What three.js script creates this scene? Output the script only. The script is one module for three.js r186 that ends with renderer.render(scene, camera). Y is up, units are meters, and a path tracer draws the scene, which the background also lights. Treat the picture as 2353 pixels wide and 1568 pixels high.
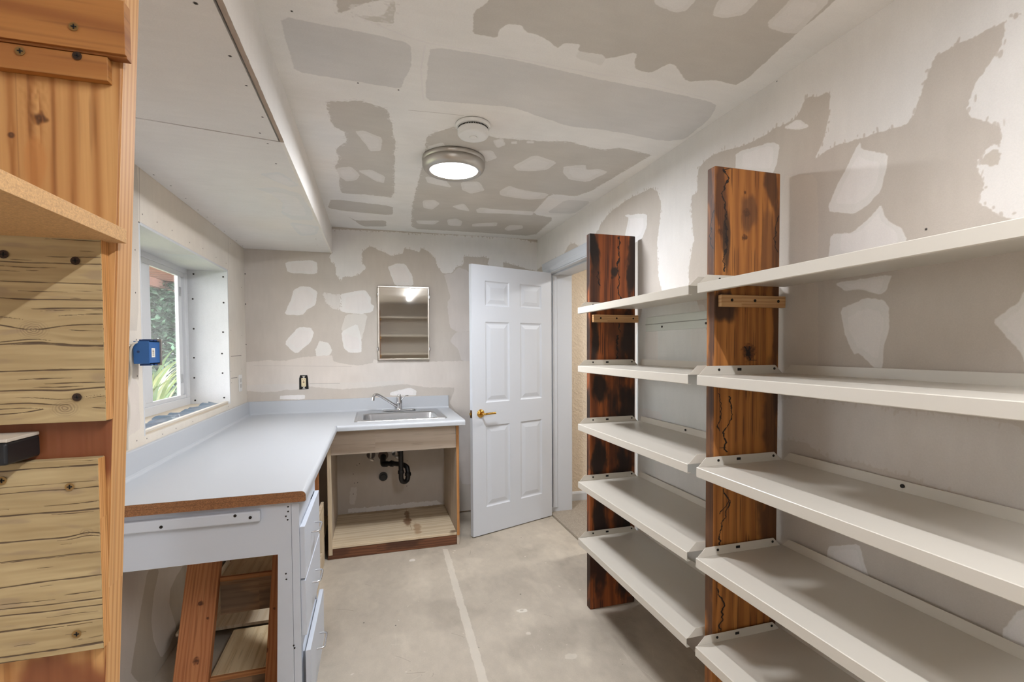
import * as THREE from 'three';
import { RoundedBoxGeometry } from 'three/addons/geometries/RoundedBoxGeometry.js';
import { mergeGeometries } from 'three/addons/utils/BufferGeometryUtils.js';
import { RectAreaLightUniformsLib } from 'three/addons/lights/RectAreaLightUniformsLib.js';
import { Brush, Evaluator, SUBTRACTION } from 'three-bvh-csg';

// ------------------------------------------------------------------ camera, sky, lamps, exposure
const PW = 2353, PH = 1568;
const scene = new THREE.Scene();
const renderer = new THREE.WebGLRenderer({ antialias: true });
renderer.toneMapping = THREE.LinearToneMapping;
renderer.toneMappingExposure = 1.5;
renderer.shadowMap.enabled = true;
RectAreaLightUniformsLib.init();

// The room is measured as (x right, y up, d away from the camera along the room); three.js z = -d.
const V = (x, y, d) => new THREE.Vector3(x, y, -d);
const EYE = 1.4186, F = 1081.6, CX = 1177.39, CY = 832.58;
const RIGHT = [0.95935913, -0.00554384, -0.28213352], UP = [0.01346623, 0.99956735, 0.026149], FWD = [0.28186649, -0.02888556, 0.95901872];
const camera = new THREE.PerspectiveCamera(2 * Math.atan(PH / 2 / F) * 180 / Math.PI, PW / PH, 0.05, 200);
camera.position.set(0, EYE, 0);
camera.quaternion.setFromRotationMatrix(new THREE.Matrix4().makeBasis(V(...RIGHT), V(...UP), V(...FWD).negate()));
camera.setViewOffset(PW, PH, PW / 2 - CX, PH / 2 - CY, PW, PH);

scene.background = new THREE.Color().setRGB(1.0, 1.04, 1.09);
scene.backgroundIntensity = 7.5;
const sun = new THREE.DirectionalLight(new THREE.Color(1, 0.96, 0.88), 8);
sun.position.set(-4, 12, 3); sun.target.position.set(-3, 0.5, -6);
sun.castShadow = true; sun.shadow.radius = 2; sun.shadow.mapSize.set(2048, 2048);
Object.assign(sun.shadow.camera, { left: -9, right: 9, top: 9, bottom: -9, near: 0.1, far: 40 });
scene.add(sun, sun.target);
const LAMP_RADIANCE = 146, STRIP_RADIANCE = 134, HALL_RADIANCE = 108;

// ------------------------------------------------------------------ measures
const XR = 1.415, XL = -0.9326, D = 4.0, C = 2.3895, XB = -0.3075, HB = 2.1864, DREAR = -2.45;
const ray = (u, v) => [0, 1, 2].map((i) => FWD[i] + RIGHT[i] * (u - CX) / F + UP[i] * (CY - v) / F);
const hit = (u, v, axis, c) => { const r = ray(u, v), t = (c - (axis === 1 ? EYE : 0)) / r[axis]; return [r[0] * t, EYE + r[1] * t, r[2] * t]; };
const crop = (ox, oy, s) => (pts) => pts.map(([a, b]) => [ox + a / s, oy + b / s]);

// ------------------------------------------------------------------ random, noise
function rng(seed) { let s = seed | 0; return () => { s = (s + 0x6d2b79f5) | 0; let t = Math.imul(s ^ (s >>> 15), 1 | s); t = (t + Math.imul(t ^ (t >>> 7), 61 | t)) ^ t; return ((t ^ (t >>> 14)) >>> 0) / 4294967296; }; }
const NT = 256, lattice = new Float32Array(NT * NT); { const r = rng(11); for (let i = 0; i < NT * NT; i++) lattice[i] = r(); }
function noise(x, y) {
  const xi = Math.floor(x), yi = Math.floor(y), fx = x - xi, fy = y - yi, sx = fx * fx * (3 - 2 * fx), sy = fy * fy * (3 - 2 * fy);
  const x0 = xi & 255, x1 = (xi + 1) & 255, y0 = (yi & 255) * NT, y1 = ((yi + 1) & 255) * NT;
  const a = lattice[y0 + x0], b = lattice[y0 + x1], c = lattice[y1 + x0], d = lattice[y1 + x1];
  return a + (b - a) * sx + (c - a) * sy + (a - b - c + d) * sx * sy;
}
const fbm = (x, y, n = 4) => { let s = 0, a = 0.5, t = 0; for (let i = 0; i < n; i++) { s += a * noise(x, y); t += a; a *= 0.5; x = x * 2.03 + 17.1; y = y * 2.03 + 5.7; } return s / t; };
const mix = (a, b, t) => a + (b - a) * t, clamp = (x, a = 0, b = 1) => Math.min(b, Math.max(a, x)), smooth = (a, b, x) => { const t = clamp((x - a) / (b - a)); return t * t * (3 - 2 * t); };
const mixc = (a, b, t) => [mix(a[0], b[0], t), mix(a[1], b[1], t), mix(a[2], b[2], t)];

// ------------------------------------------------------------------ textures
function canvasTexture(cv, W, H, srgb = true) {
  const t = new THREE.CanvasTexture(cv);
  if (srgb) t.colorSpace = THREE.SRGBColorSpace;
  t.wrapS = t.wrapT = THREE.RepeatWrapping; t.repeat.set(1 / W, 1 / H); t.magFilter = THREE.LinearFilter;
  return t;
}
function pixelTexture(W, H, ppm, fn, srgb = true) {         // fn(x metres, y metres) -> [r,g,b]
  const w = Math.min(2048, Math.round(W * ppm)), h = Math.min(2048, Math.round(H * ppm)), data = new Uint8Array(w * h * 4);
  for (let j = 0; j < h; j++) for (let i = 0; i < w; i++) { const c = fn((i + 0.5) / w * W, (j + 0.5) / h * H), o = (j * w + i) * 4; data[o] = clamp(c[0], 0, 255); data[o + 1] = clamp(c[1], 0, 255); data[o + 2] = clamp(c[2], 0, 255); data[o + 3] = 255; }
  const t = new THREE.DataTexture(data, w, h);
  if (srgb) t.colorSpace = THREE.SRGBColorSpace;
  t.wrapS = t.wrapT = THREE.RepeatWrapping; t.repeat.set(1 / W, 1 / H); t.magFilter = THREE.LinearFilter; t.needsUpdate = true;
  return t;
}
function ragged(pts, amp, step, seed, ppm) {
  const r = rng(seed), out = [];
  let p = pts;
  const q = []; for (let i = 0; i < p.length; i++) { const a = p[i], b = p[(i + 1) % p.length]; q.push([mix(a[0], b[0], 0.12), mix(a[1], b[1], 0.12)], [mix(a[0], b[0], 0.88), mix(a[1], b[1], 0.88)]); }
  p = q;
  for (let i = 0; i < p.length; i++) {
    const a = p[i], b = p[(i + 1) % p.length], L = Math.hypot(b[0] - a[0], b[1] - a[1]), n = Math.max(1, Math.round(L / (step * ppm))), nx = -(b[1] - a[1]) / (L || 1), ny = (b[0] - a[0]) / (L || 1);
    for (let k = 0; k < n; k++) { const t = k / n, x = mix(a[0], b[0], t), y = mix(a[1], b[1], t), o = ((fbm(x * 0.05 + seed, y * 0.05, 3) - 0.5) * 2.2 + (r() - 0.5) * 0.7) * amp * ppm; out.push([x + nx * o, y + ny * o]); }
  }
  return out;
}
// A board surface with mud patches on it: layers are outlines on the board, in metres after toBoard().
function boardTexture(W, H, ppm, base, layers, toBoard, { grain = 5, blotch = 7, dots = [], lines = [] } = {}) {
  const w = Math.round(W * ppm), h = Math.round(H * ppm), cv = document.createElement('canvas'); cv.width = w; cv.height = h;
  const g = cv.getContext('2d'), css = (c, a = 1) => `rgba(${c[0]},${c[1]},${c[2]},${a})`;
  g.fillStyle = css(base); g.fillRect(0, 0, w, h);
  const P = ([u, v]) => { const [a, b] = toBoard(u, v); return [a * ppm, (H - b) * ppm]; };
  const fillPoly = (p) => { g.beginPath(); p.forEach(([x, y], i) => (i ? g.lineTo(x, y) : g.moveTo(x, y))); g.closePath(); g.fill(); };
  layers.forEach((L, i) => {
    const p = L.pts.map(P), amp = L.amp ?? 0.004;
    g.fillStyle = css(L.col, L.a ?? 0.96); fillPoly(ragged(p, amp, L.step ?? 0.006, 100 + i * 7, ppm));
    if (L.coat) { const cx = p.reduce((s, q) => s + q[0], 0) / p.length, cy = p.reduce((s, q) => s + q[1], 0) / p.length; g.fillStyle = css(L.coat, 0.45); fillPoly(ragged(p.map(([x, y]) => [mix(cx, x, 0.72), mix(cy, y, 0.7)]), amp * 1.6, 0.01, 900 + i, ppm)); }
    if (L.comb) { const r = rng(i + 55), q = ragged(p, amp, 0.004, 100 + i * 7, ppm); g.fillStyle = css(L.comb, 0.8); for (let k = 0; k < q.length; k += 2) if (r() < 0.55) { g.beginPath(); g.ellipse(q[k][0] + (r() - 0.5) * 0.02 * ppm, q[k][1] + (r() - 0.5) * 0.02 * ppm, ppm * (0.001 + r() * 0.004), ppm * (0.002 + r() * 0.008), r() * 0.6 - 0.3, 0, 7); g.fill(); } }
  });
  for (const { pts, col, wd, a = 0.8 } of lines) { g.strokeStyle = css(col, a); g.lineWidth = wd * ppm; g.beginPath(); pts.map(P).forEach(([x, y], i) => (i ? g.lineTo(x, y) : g.moveTo(x, y))); g.stroke(); }
  for (const [u, v, rad = 0.0035] of dots) { const [x, y] = P([u, v]); g.fillStyle = 'rgba(38,33,30,0.95)'; g.beginPath(); g.arc(x, y, rad * ppm, 0, 7); g.fill(); }
  const img = g.getImageData(0, 0, w, h), d = img.data, r = rng(3);
  for (let j = 0; j < h; j++) for (let i = 0; i < w; i++) {
    const X = i / ppm, Y = j / ppm, o = (j * w + i) * 4, n = (fbm(X * 5, Y * 5, 3) - 0.5) * blotch * 2 + (noise(X * 60, Y * 14) - 0.5) * 3 + (r() - 0.5) * grain, warm = (noise(X * 3 + 40, Y * 3) - 0.5) * 4;
    d[o] = clamp(d[o] + n + warm, 0, 255); d[o + 1] = clamp(d[o + 1] + n, 0, 255); d[o + 2] = clamp(d[o + 2] + n - warm, 0, 255);
  }
  g.putImageData(img, 0, 0);
  return canvasTexture(cv, W, H);
}
// Wood: grain runs along y of the texture.
function woodTexture(W, H, ppm, o) {
  const { light, dark, freq = 55, wander = 0.02, sharp = 2, streak = 0.25, knots = [], stains = [], cracks = [], seed = 1, fine = 0.12, along = 1.2, flecks = 0.2, irregular = 7, contrast = 0.6 } = o;
  const t = pixelTexture(W, H, ppm, (x, y) => {
    let a = x + (fbm(x * 6 + seed * 3.7, y * along + seed, 3) - 0.5) * wander * 2, kd = 0, ring = 0;
    for (const [kx, ky, kr] of knots) {
      const dx = x - kx, dy = (y - ky) * 0.55, r = Math.hypot(dx, dy), k = Math.exp(-((r / (kr * 2.4)) ** 2));
      a += Math.sign(dx || 1) * -k * kr * 0.75 * Math.exp(-Math.abs(dx) / (kr * 2)); kd = Math.max(kd, 1 - smooth(kr * 0.55, kr * 1.15, Math.hypot(dx, y - ky) + (noise(x * 160, y * 160) - 0.5) * kr * 0.5)); ring = Math.max(ring, kd > 0 ? 0.5 + 0.5 * Math.sin(r * 900) : 0);
    }
    const s = Math.pow(0.5 + 0.5 * Math.sin(a * freq * 6.283 + fbm(a * 20, y * 0.8 + seed, 2) * 5 + noise(a * freq * 0.45 + seed * 7, y * 0.3) * irregular), sharp), f = noise(x * 700 + seed, y * 9) * fine + (fbm(x * 30 + seed * 9, y * 1.6, 3) - 0.5) * streak * 2;
    let c = mixc(light, dark, clamp(s * contrast + f + 0.1)); const fl = smooth(0.72, 0.9, noise(x * 330 + seed * 5, y * 7 + seed)) * flecks; if (fl) c = mixc(c, [dark[0] * 0.55, dark[1] * 0.5, dark[2] * 0.45], fl);
    if (kd) c = mixc(c, mixc(dark, [dark[0] * 0.5, dark[1] * 0.45, dark[2] * 0.4], ring), kd * 0.85);
    for (const [sx, sy, rx, ry, col, al] of stains) { const q = Math.hypot((x - sx) / rx, (y - sy) / ry) + (fbm(x * 22 + seed, y * 9, 4) - 0.5) * 1.5; const m = (1 - smooth(0.55, 1.1, q)) * al; if (m > 0) c = mixc(c, col, m); }
    return c;
  });
  if (cracks.length) {
    const { width: w, height: h, data } = t.image;
    for (const { pts, wd, col = [28, 16, 10] } of cracks) for (let i = 0; i + 1 < pts.length; i++) {
      const [ax, ay] = pts[i], [bx, by] = pts[i + 1], n = Math.ceil(Math.hypot((bx - ax) * w / W, (by - ay) * h / H) * 2);
      for (let k = 0; k <= n; k++) {
        const u = k / n, yy = mix(ay, by, u), xx = mix(ax, bx, u) + (fbm(yy * 55, 3.3 + wd * 900, 4) - 0.5) * 0.026, rad = wd * (0.12 + 1.5 * noise(yy * 90 + i * 3, 7) ** 1.6) * w / W;
        for (let dx = -Math.ceil(rad); dx <= rad; dx++) { const px = Math.round(xx / W * w + dx), py = Math.round(yy / H * h); if (px < 0 || py < 0 || px >= w || py >= h) continue; const q = (py * w + px) * 4; for (let c = 0; c < 3; c++) data[q + c] = col[c]; }
      }
    }
  }
  return t;
}

// ------------------------------------------------------------------ scene helpers
const taken = new Map();
const numbered = (n) => { const k = taken.get(n) ?? 0; taken.set(n, k + 1); return k ? `${n}_${String(k).padStart(3, '0')}` : n; };
const M = (o) => new THREE.MeshStandardMaterial({ roughness: 0.7, metalness: 0, ...o });
const MP = (o) => new THREE.MeshPhysicalMaterial({ roughness: 0.5, ...o });
const hex = (r, g, b) => new THREE.Color().setRGB(r / 255, g / 255, b / 255, THREE.SRGBColorSpace);
function shadowed(o) { o.castShadow = true; o.receiveShadow = true; return o; }
// uv in metres by the way a face points; turn swaps the two so that the grain runs the other way.
function metricUV(geo, turn = false, ox = 0, oy = 0) {
  const g = geo.index ? geo.toNonIndexed() : geo; g.computeVertexNormals === undefined; if (!g.attributes.normal) g.computeVertexNormals();
  const p = g.attributes.position, n = g.attributes.normal, uv = new Float32Array(p.count * 2);
  for (let f = 0; f < p.count; f += 3) {
    let nx = 0, ny = 0, nz = 0; for (let k = 0; k < 3; k++) { nx += Math.abs(n.getX(f + k)); ny += Math.abs(n.getY(f + k)); nz += Math.abs(n.getZ(f + k)); }
    for (let k = 0; k < 3; k++) {
      const i = f + k, x = p.getX(i), y = p.getY(i), z = p.getZ(i); let a, b;
      if (nx >= ny && nx >= nz) [a, b] = [z, y]; else if (ny >= nz) [a, b] = [x, z]; else [a, b] = [x, y];
      if (turn) [a, b] = [b, a];
      uv[i * 2] = a + ox; uv[i * 2 + 1] = b + oy;
    }
  }
  g.setAttribute('uv', new THREE.BufferAttribute(uv, 2)); return g;
}
function planeUV(geo, fn) { const g = geo.index ? geo.toNonIndexed() : geo, p = g.attributes.position, uv = new Float32Array(p.count * 2); for (let i = 0; i < p.count; i++) { const [a, b] = fn(p.getX(i), p.getY(i), -p.getZ(i)); uv[i * 2] = a; uv[i * 2 + 1] = b; } g.setAttribute('uv', new THREE.BufferAttribute(uv, 2)); return g; }
function box(x0, x1, y0, y1, d0, d1, r = 0) {
  const w = Math.abs(x1 - x0), h = Math.abs(y1 - y0), t = Math.abs(d1 - d0), m = Math.min(w, h, t), rr = Math.min(r, m * 0.45);
  const g = rr > 0 ? new RoundedBoxGeometry(w, h, t, 1, rr) : new THREE.BoxGeometry(w, h, t);
  g.translate((x0 + x1) / 2, (y0 + y1) / 2, -(d0 + d1) / 2); return g;
}
const clean = (g) => { const q = g.index ? g.toNonIndexed() : g.clone(); for (const k of Object.keys(q.attributes)) if (!['position', 'normal', 'uv'].includes(k)) q.deleteAttribute(k); q.clearGroups(); return q; };
const join = (list) => mergeGeometries(list.map(clean));
const tube = (pts, r, n = 24, seg = 10) => new THREE.TubeGeometry(new THREE.CatmullRomCurve3(pts.map((p) => V(...p)), false, 'catmullrom', 0.3), n, r, seg, false);
function rod(a, b, r0, r1 = r0, seg = 20) { const A = V(...a), B = V(...b), L = A.distanceTo(B), g = new THREE.CylinderGeometry(r1, r0, L, seg); g.applyQuaternion(new THREE.Quaternion().setFromUnitVectors(new THREE.Vector3(0, 1, 0), B.clone().sub(A).normalize())); const m = A.add(B).multiplyScalar(0.5); g.translate(m.x, m.y, m.z); return g; }
// an outline in (x, y) pushed through d0..d1, in (d, y) pushed through x0..x1, in (x, d) pushed through y0..y1
function prism(axis, pts, a, b, bevel = 0, holes = []) {
  const path = (q) => q.map(([s, t]) => new THREE.Vector2(s, t)), sh = new THREE.Shape(path(pts)); for (const h of holes) sh.holes.push(new THREE.Path(path(h)));
  const g = new THREE.ExtrudeGeometry(sh, { depth: Math.abs(b - a) - 2 * bevel, bevelEnabled: bevel > 0, bevelSize: bevel, bevelThickness: bevel, bevelOffset: -bevel, bevelSegments: 1, curveSegments: 8 });
  g.translate(0, 0, Math.min(a, b) + bevel);
  if (axis === 'd') g.applyMatrix4(new THREE.Matrix4().set(1, 0, 0, 0, 0, 1, 0, 0, 0, 0, -1, 0, 0, 0, 0, 1));            // s=x t=y depth=d
  if (axis === 'x') g.applyMatrix4(new THREE.Matrix4().set(0, 0, 1, 0, 0, 1, 0, 0, -1, 0, 0, 0, 0, 0, 0, 1));           // s=d t=y depth=x
  if (axis === 'y') g.applyMatrix4(new THREE.Matrix4().set(1, 0, 0, 0, 0, 0, 1, 0, 0, -1, 0, 0, 0, 0, 0, 1));           // s=x t=d depth=y
  const flip = new THREE.Matrix4(); if (axis === 'd') { const p = g.attributes.position, nn = g.attributes.normal; for (const at of [p, nn, g.attributes.uv]) for (let i = 0; i < at.count; i += 3) for (let c = 0; c < at.itemSize; c++) { const k = at.itemSize, A = at.array, t = A[(i + 1) * k + c]; A[(i + 1) * k + c] = A[(i + 2) * k + c]; A[(i + 2) * k + c] = t; } }
  return g;
}
function thing(name, label, category, [x, y, d], extra = {}) {
  const g = new THREE.Group(); g.name = numbered(name); g.position.copy(V(x, y, d)); g.userData = { label, category, ...extra }; scene.add(g); return g;
}
function baseOf(o) { const b = new THREE.Vector3(); for (let q = o; q; q = q.parent) if (q !== scene) b.add(q.position); return b; }
function part(parent, name, geo, mat, label) {
  const m = shadowed(new THREE.Mesh(geo, mat)), b = baseOf(parent); geo.translate(-b.x, -b.y, -b.z); m.name = name; if (label) m.userData.label = label; parent.add(m); return m;
}
function structure(name, geo, mat, label, category) { const m = shadowed(new THREE.Mesh(geo, mat)); m.name = numbered(name); m.userData = { kind: 'structure', label, category }; scene.add(m); return m; }
function structureGroup(name, label, category, at) { return thing(name, label, category, at, { kind: 'structure' }); }

// ------------------------------------------------------------------ shared materials
const PAPER = [197, 188, 178], MUD = [229, 225, 221], MUD2 = [236, 233, 230], THIN = [214, 208, 201], GREY = [212, 209, 206];
const paintWhite = M({ color: hex(205, 209, 215), roughness: 0.42 });
const drawerWhite = M({ color: hex(205, 211, 221), roughness: 0.45 });
const vinylWhite = M({ color: hex(222, 223, 225), roughness: 0.35 });
const shelfMetal = MP({ color: hex(206, 199, 187), roughness: 0.38, clearcoat: 0.15, clearcoatRoughness: 0.3 });
const chrome = M({ color: hex(205, 205, 206), metalness: 1, roughness: 0.14 });
const steel = M({ color: hex(192, 192, 193), metalness: 1, roughness: 0.34 });
const nickel = M({ color: hex(186, 182, 176), metalness: 1, roughness: 0.36 });
const brass = M({ color: hex(205, 160, 80), metalness: 1, roughness: 0.2 });
const blackPlastic = M({ color: hex(22, 21, 22), roughness: 0.42 });
const darkScrew = M({ color: hex(40, 36, 32), metalness: 0.6, roughness: 0.5 });
const darkHole = M({ color: hex(24, 21, 19), roughness: 0.9 });

// ================================================================== THE ROOM
const K1 = crop(600, 0, 2.614), R8 = crop(1300, 0, 2.614), B5 = crop(540, 540, 3.7328), S1 = crop(0, 0, 2.614), W1 = crop(1750, 0, 2.614), W2 = crop(1750, 500, 2.851), U3 = crop(270, 1240, 4.78);
const paper = (pts, o = {}) => ({ pts, col: PAPER, amp: 0.006, ...o }), mud = (pts, o = {}) => ({ pts, col: MUD, amp: 0.004, ...o });
const dabs = (K, list, o = {}) => list.map((p) => mud(K(p), { amp: 0.003, coat: MUD2, ...o }));

// ---- ceiling: taped and mudded drywall with bare paper fields
{
  const cpaper = (p, o) => paper(p, { col: [204, 197, 189], ...o });
  const W = D + 0.05, H = XR - XB + 0.02, ppm = 500;
  const toB = (u, v) => { const p = hit(u, v, 1, C); return [p[2], p[0] - XB]; };
  const layers = [
    { pts: K1([[108, 98], [600, 190], [900, 262], [905, 380], [860, 480], [835, 535], [585, 492], [205, 430], [160, 280]]), col: [219, 216, 213], amp: 0.004 },
    { pts: [[990, 107], [1166, 134], [1338, 174], [1440, 195], [1500, 205], [1650, 237], [1629, 275], [1575, 319], [1530, 325], [1400, 300], [1308, 291], [1174, 245], [1059, 237], [977, 230], [983, 153]], col: [219, 216, 213], amp: 0.004 },
    cpaper(K1([[395, 610], [590, 605], [740, 650], [775, 680], [790, 800], [805, 850], [800, 1190], [640, 1170], [475, 1160], [470, 1050], [445, 1000], [470, 960], [450, 890], [518, 850], [500, 790], [430, 760], [400, 660]]), { comb: MUD }),
    ...dabs(K1, [[[565, 790], [620, 785], [730, 830], [720, 905], [655, 910], [630, 870]], [[450, 1010], [540, 1000], [595, 1050], [570, 1085], [510, 1090], [470, 1060]], [[580, 1025], [660, 1020], [745, 1060], [740, 1100], [690, 1090]]]),
    cpaper(K1([[420, 1195], [795, 1240], [790, 1295], [480, 1265], [400, 1250]])), cpaper(K1([[520, 1300], [570, 1325], [750, 1325], [750, 1362], [610, 1360]])),
    cpaper([[982, 310], [1051, 289], [1097, 306], [1143, 317], [1212, 323], [1308, 325], [1376, 344], [1426, 340], [1499, 356], [1480, 367], [1415, 405], [1357, 440], [1323, 451], [1265, 446], [1227, 493], [1273, 501], [1227, 543], [1059, 532], [946, 526], [946, 482], [954, 444], [971, 383], [977, 344]], { comb: MUD }),
    ...dabs(K1, [[[1510, 1000], [1640, 930], [1780, 975], [1720, 1020], [1620, 1030], [1540, 1025]], [[1815, 1000], [1950, 990], [1955, 1020], [2030, 1015], [2085, 1035], [1960, 1095], [1850, 1080], [1815, 1040]], [[985, 1060], [1100, 1075], [1150, 1130], [1000, 1100]], [[1200, 1095], [1310, 1090], [1345, 1145], [1260, 1165], [1205, 1140]], [[1430, 1150], [1490, 1115], [1560, 1140], [1730, 1165], [1700, 1195], [1600, 1200], [1440, 1175]], [[970, 1205], [1040, 1200], [1075, 1225], [1030, 1260], [975, 1250]], [[1145, 1240], [1220, 1222], [1255, 1270], [1190, 1260]], [[1290, 1260], [1320, 1248], [1470, 1262], [1640, 1270], [1630, 1295], [1480, 1285], [1300, 1280]], [[930, 1325], [1075, 1325], [1040, 1350], [940, 1345]], [[1115, 1320], [1170, 1312], [1210, 1330], [1200, 1360], [1125, 1355]], [[1270, 1345], [1420, 1335], [1415, 1360], [1265, 1362]], [[1460, 1375], [1490, 1352], [1575, 1355], [1570, 1375], [1480, 1388]], [[1390, 845], [1450, 830], [1470, 870], [1420, 890]], [[1300, 905], [1390, 905], [1420, 950], [1350, 975]], [[1000, 880], [1090, 855], [1110, 880], [1010, 905]], [[1500, 850], [1540, 848], [1540, 866], [1500, 866]], [[1595, 848], [1640, 848], [1640, 862], [1595, 860]]]),
    { pts: K1([[1740, 1165], [2015, 1195], [1890, 1290], [1625, 1290]]), col: MUD2, amp: 0.003 }, { pts: K1([[1830, 1200], [1985, 1210], [1880, 1285], [1715, 1280]]), col: [219, 216, 213], amp: 0.003 },
    cpaper(K1([[455, -90], [730, -90], [730, 0], [660, 20], [560, 40], [490, 80], [455, 75]]), { comb: MUD }), cpaper(K1([[770, 10], [805, 10], [800, 140], [700, 135], [540, 90], [740, 100]]), { comb: MUD, a: 0.7 }),
    cpaper([[1090, 27], [1124, 4], [1128, -60], [1990, -60], [1828, 80], [1698, 197], [1644, 184], [1579, 187], [1545, 143], [1495, 168], [1457, 159], [1464, 119], [1392, 136], [1384, 126], [1329, 117], [1334, 101], [1296, 99], [1281, 111], [1243, 82], [1208, 73], [1197, 57], [1166, 57], [1147, 69], [1143, 86], [1086, 78]], { amp: 0.004 }),
    ...dabs(R8, [[[525, 0], [640, -60], [780, -20], [780, 0], [720, 70], [660, 75], [560, 40]], [[920, 0], [1000, -60], [1160, -30], [1160, 0], [1070, 90], [950, 110], [885, 95], [900, 30]], [[1290, 60], [1400, -60], [1600, -10], [1390, 205], [1290, 195], [1210, 165], [1215, 130]]]),
    mud(R8([[75, 305], [220, 330], [240, 355], [215, 398], [60, 345]]), { a: 0.7 }),
  ];
  const ridge = (K, pts, wd = 0.004) => ({ pts: K(pts), col: MUD2, wd, a: 0.8 });
  const lines = [ridge(K1, [[600, 110], [900, 230], [1020, 262], [1480, 340], [2091, 460]], 0.006), ridge(R8, [[0, 410], [380, 470], [640, 540], [880, 600]], 0.005), ridge(K1, [[985, 270], [960, 420], [975, 600]], 0.006), { pts: K1([[885, 662], [1080, 680], [1220, 695]]), col: [160, 152, 144], wd: 0.002, a: 0.7 }, { pts: K1([[430, 1372], [760, 1388], [1500, 1430], [1660, 1450]]), col: [190, 180, 172], wd: 0.004, a: 0.5 }];
  const tex = boardTexture(W, H, ppm, [240, 237, 233], layers, toB, { lines, dots: [[601 + 222, 191, 0.003], [916, 207, 0.003], [671, 26, 0.003], [1785, 187, 0.003]] });
  const g = planeUV(box(XL - 0.25, XR + 0.25, C, C + 0.12, 0, D + 0.12), (x, y, d) => [d, x - XB]);
  structure('ceiling', g, M({ map: tex, roughness: 0.92 }), 'drywall ceiling with taped joints, grey mud dabs and bare tan paper fields', 'ceiling');
  structure('ceiling', box(XL - 0.25, XR + 0.25, C, C + 0.12, DREAR - 0.12, 0), M({ color: hex(...MUD), roughness: 0.92 }), 'plain mudded drywall ceiling behind the wooden shelf upright', 'ceiling');
}
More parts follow.
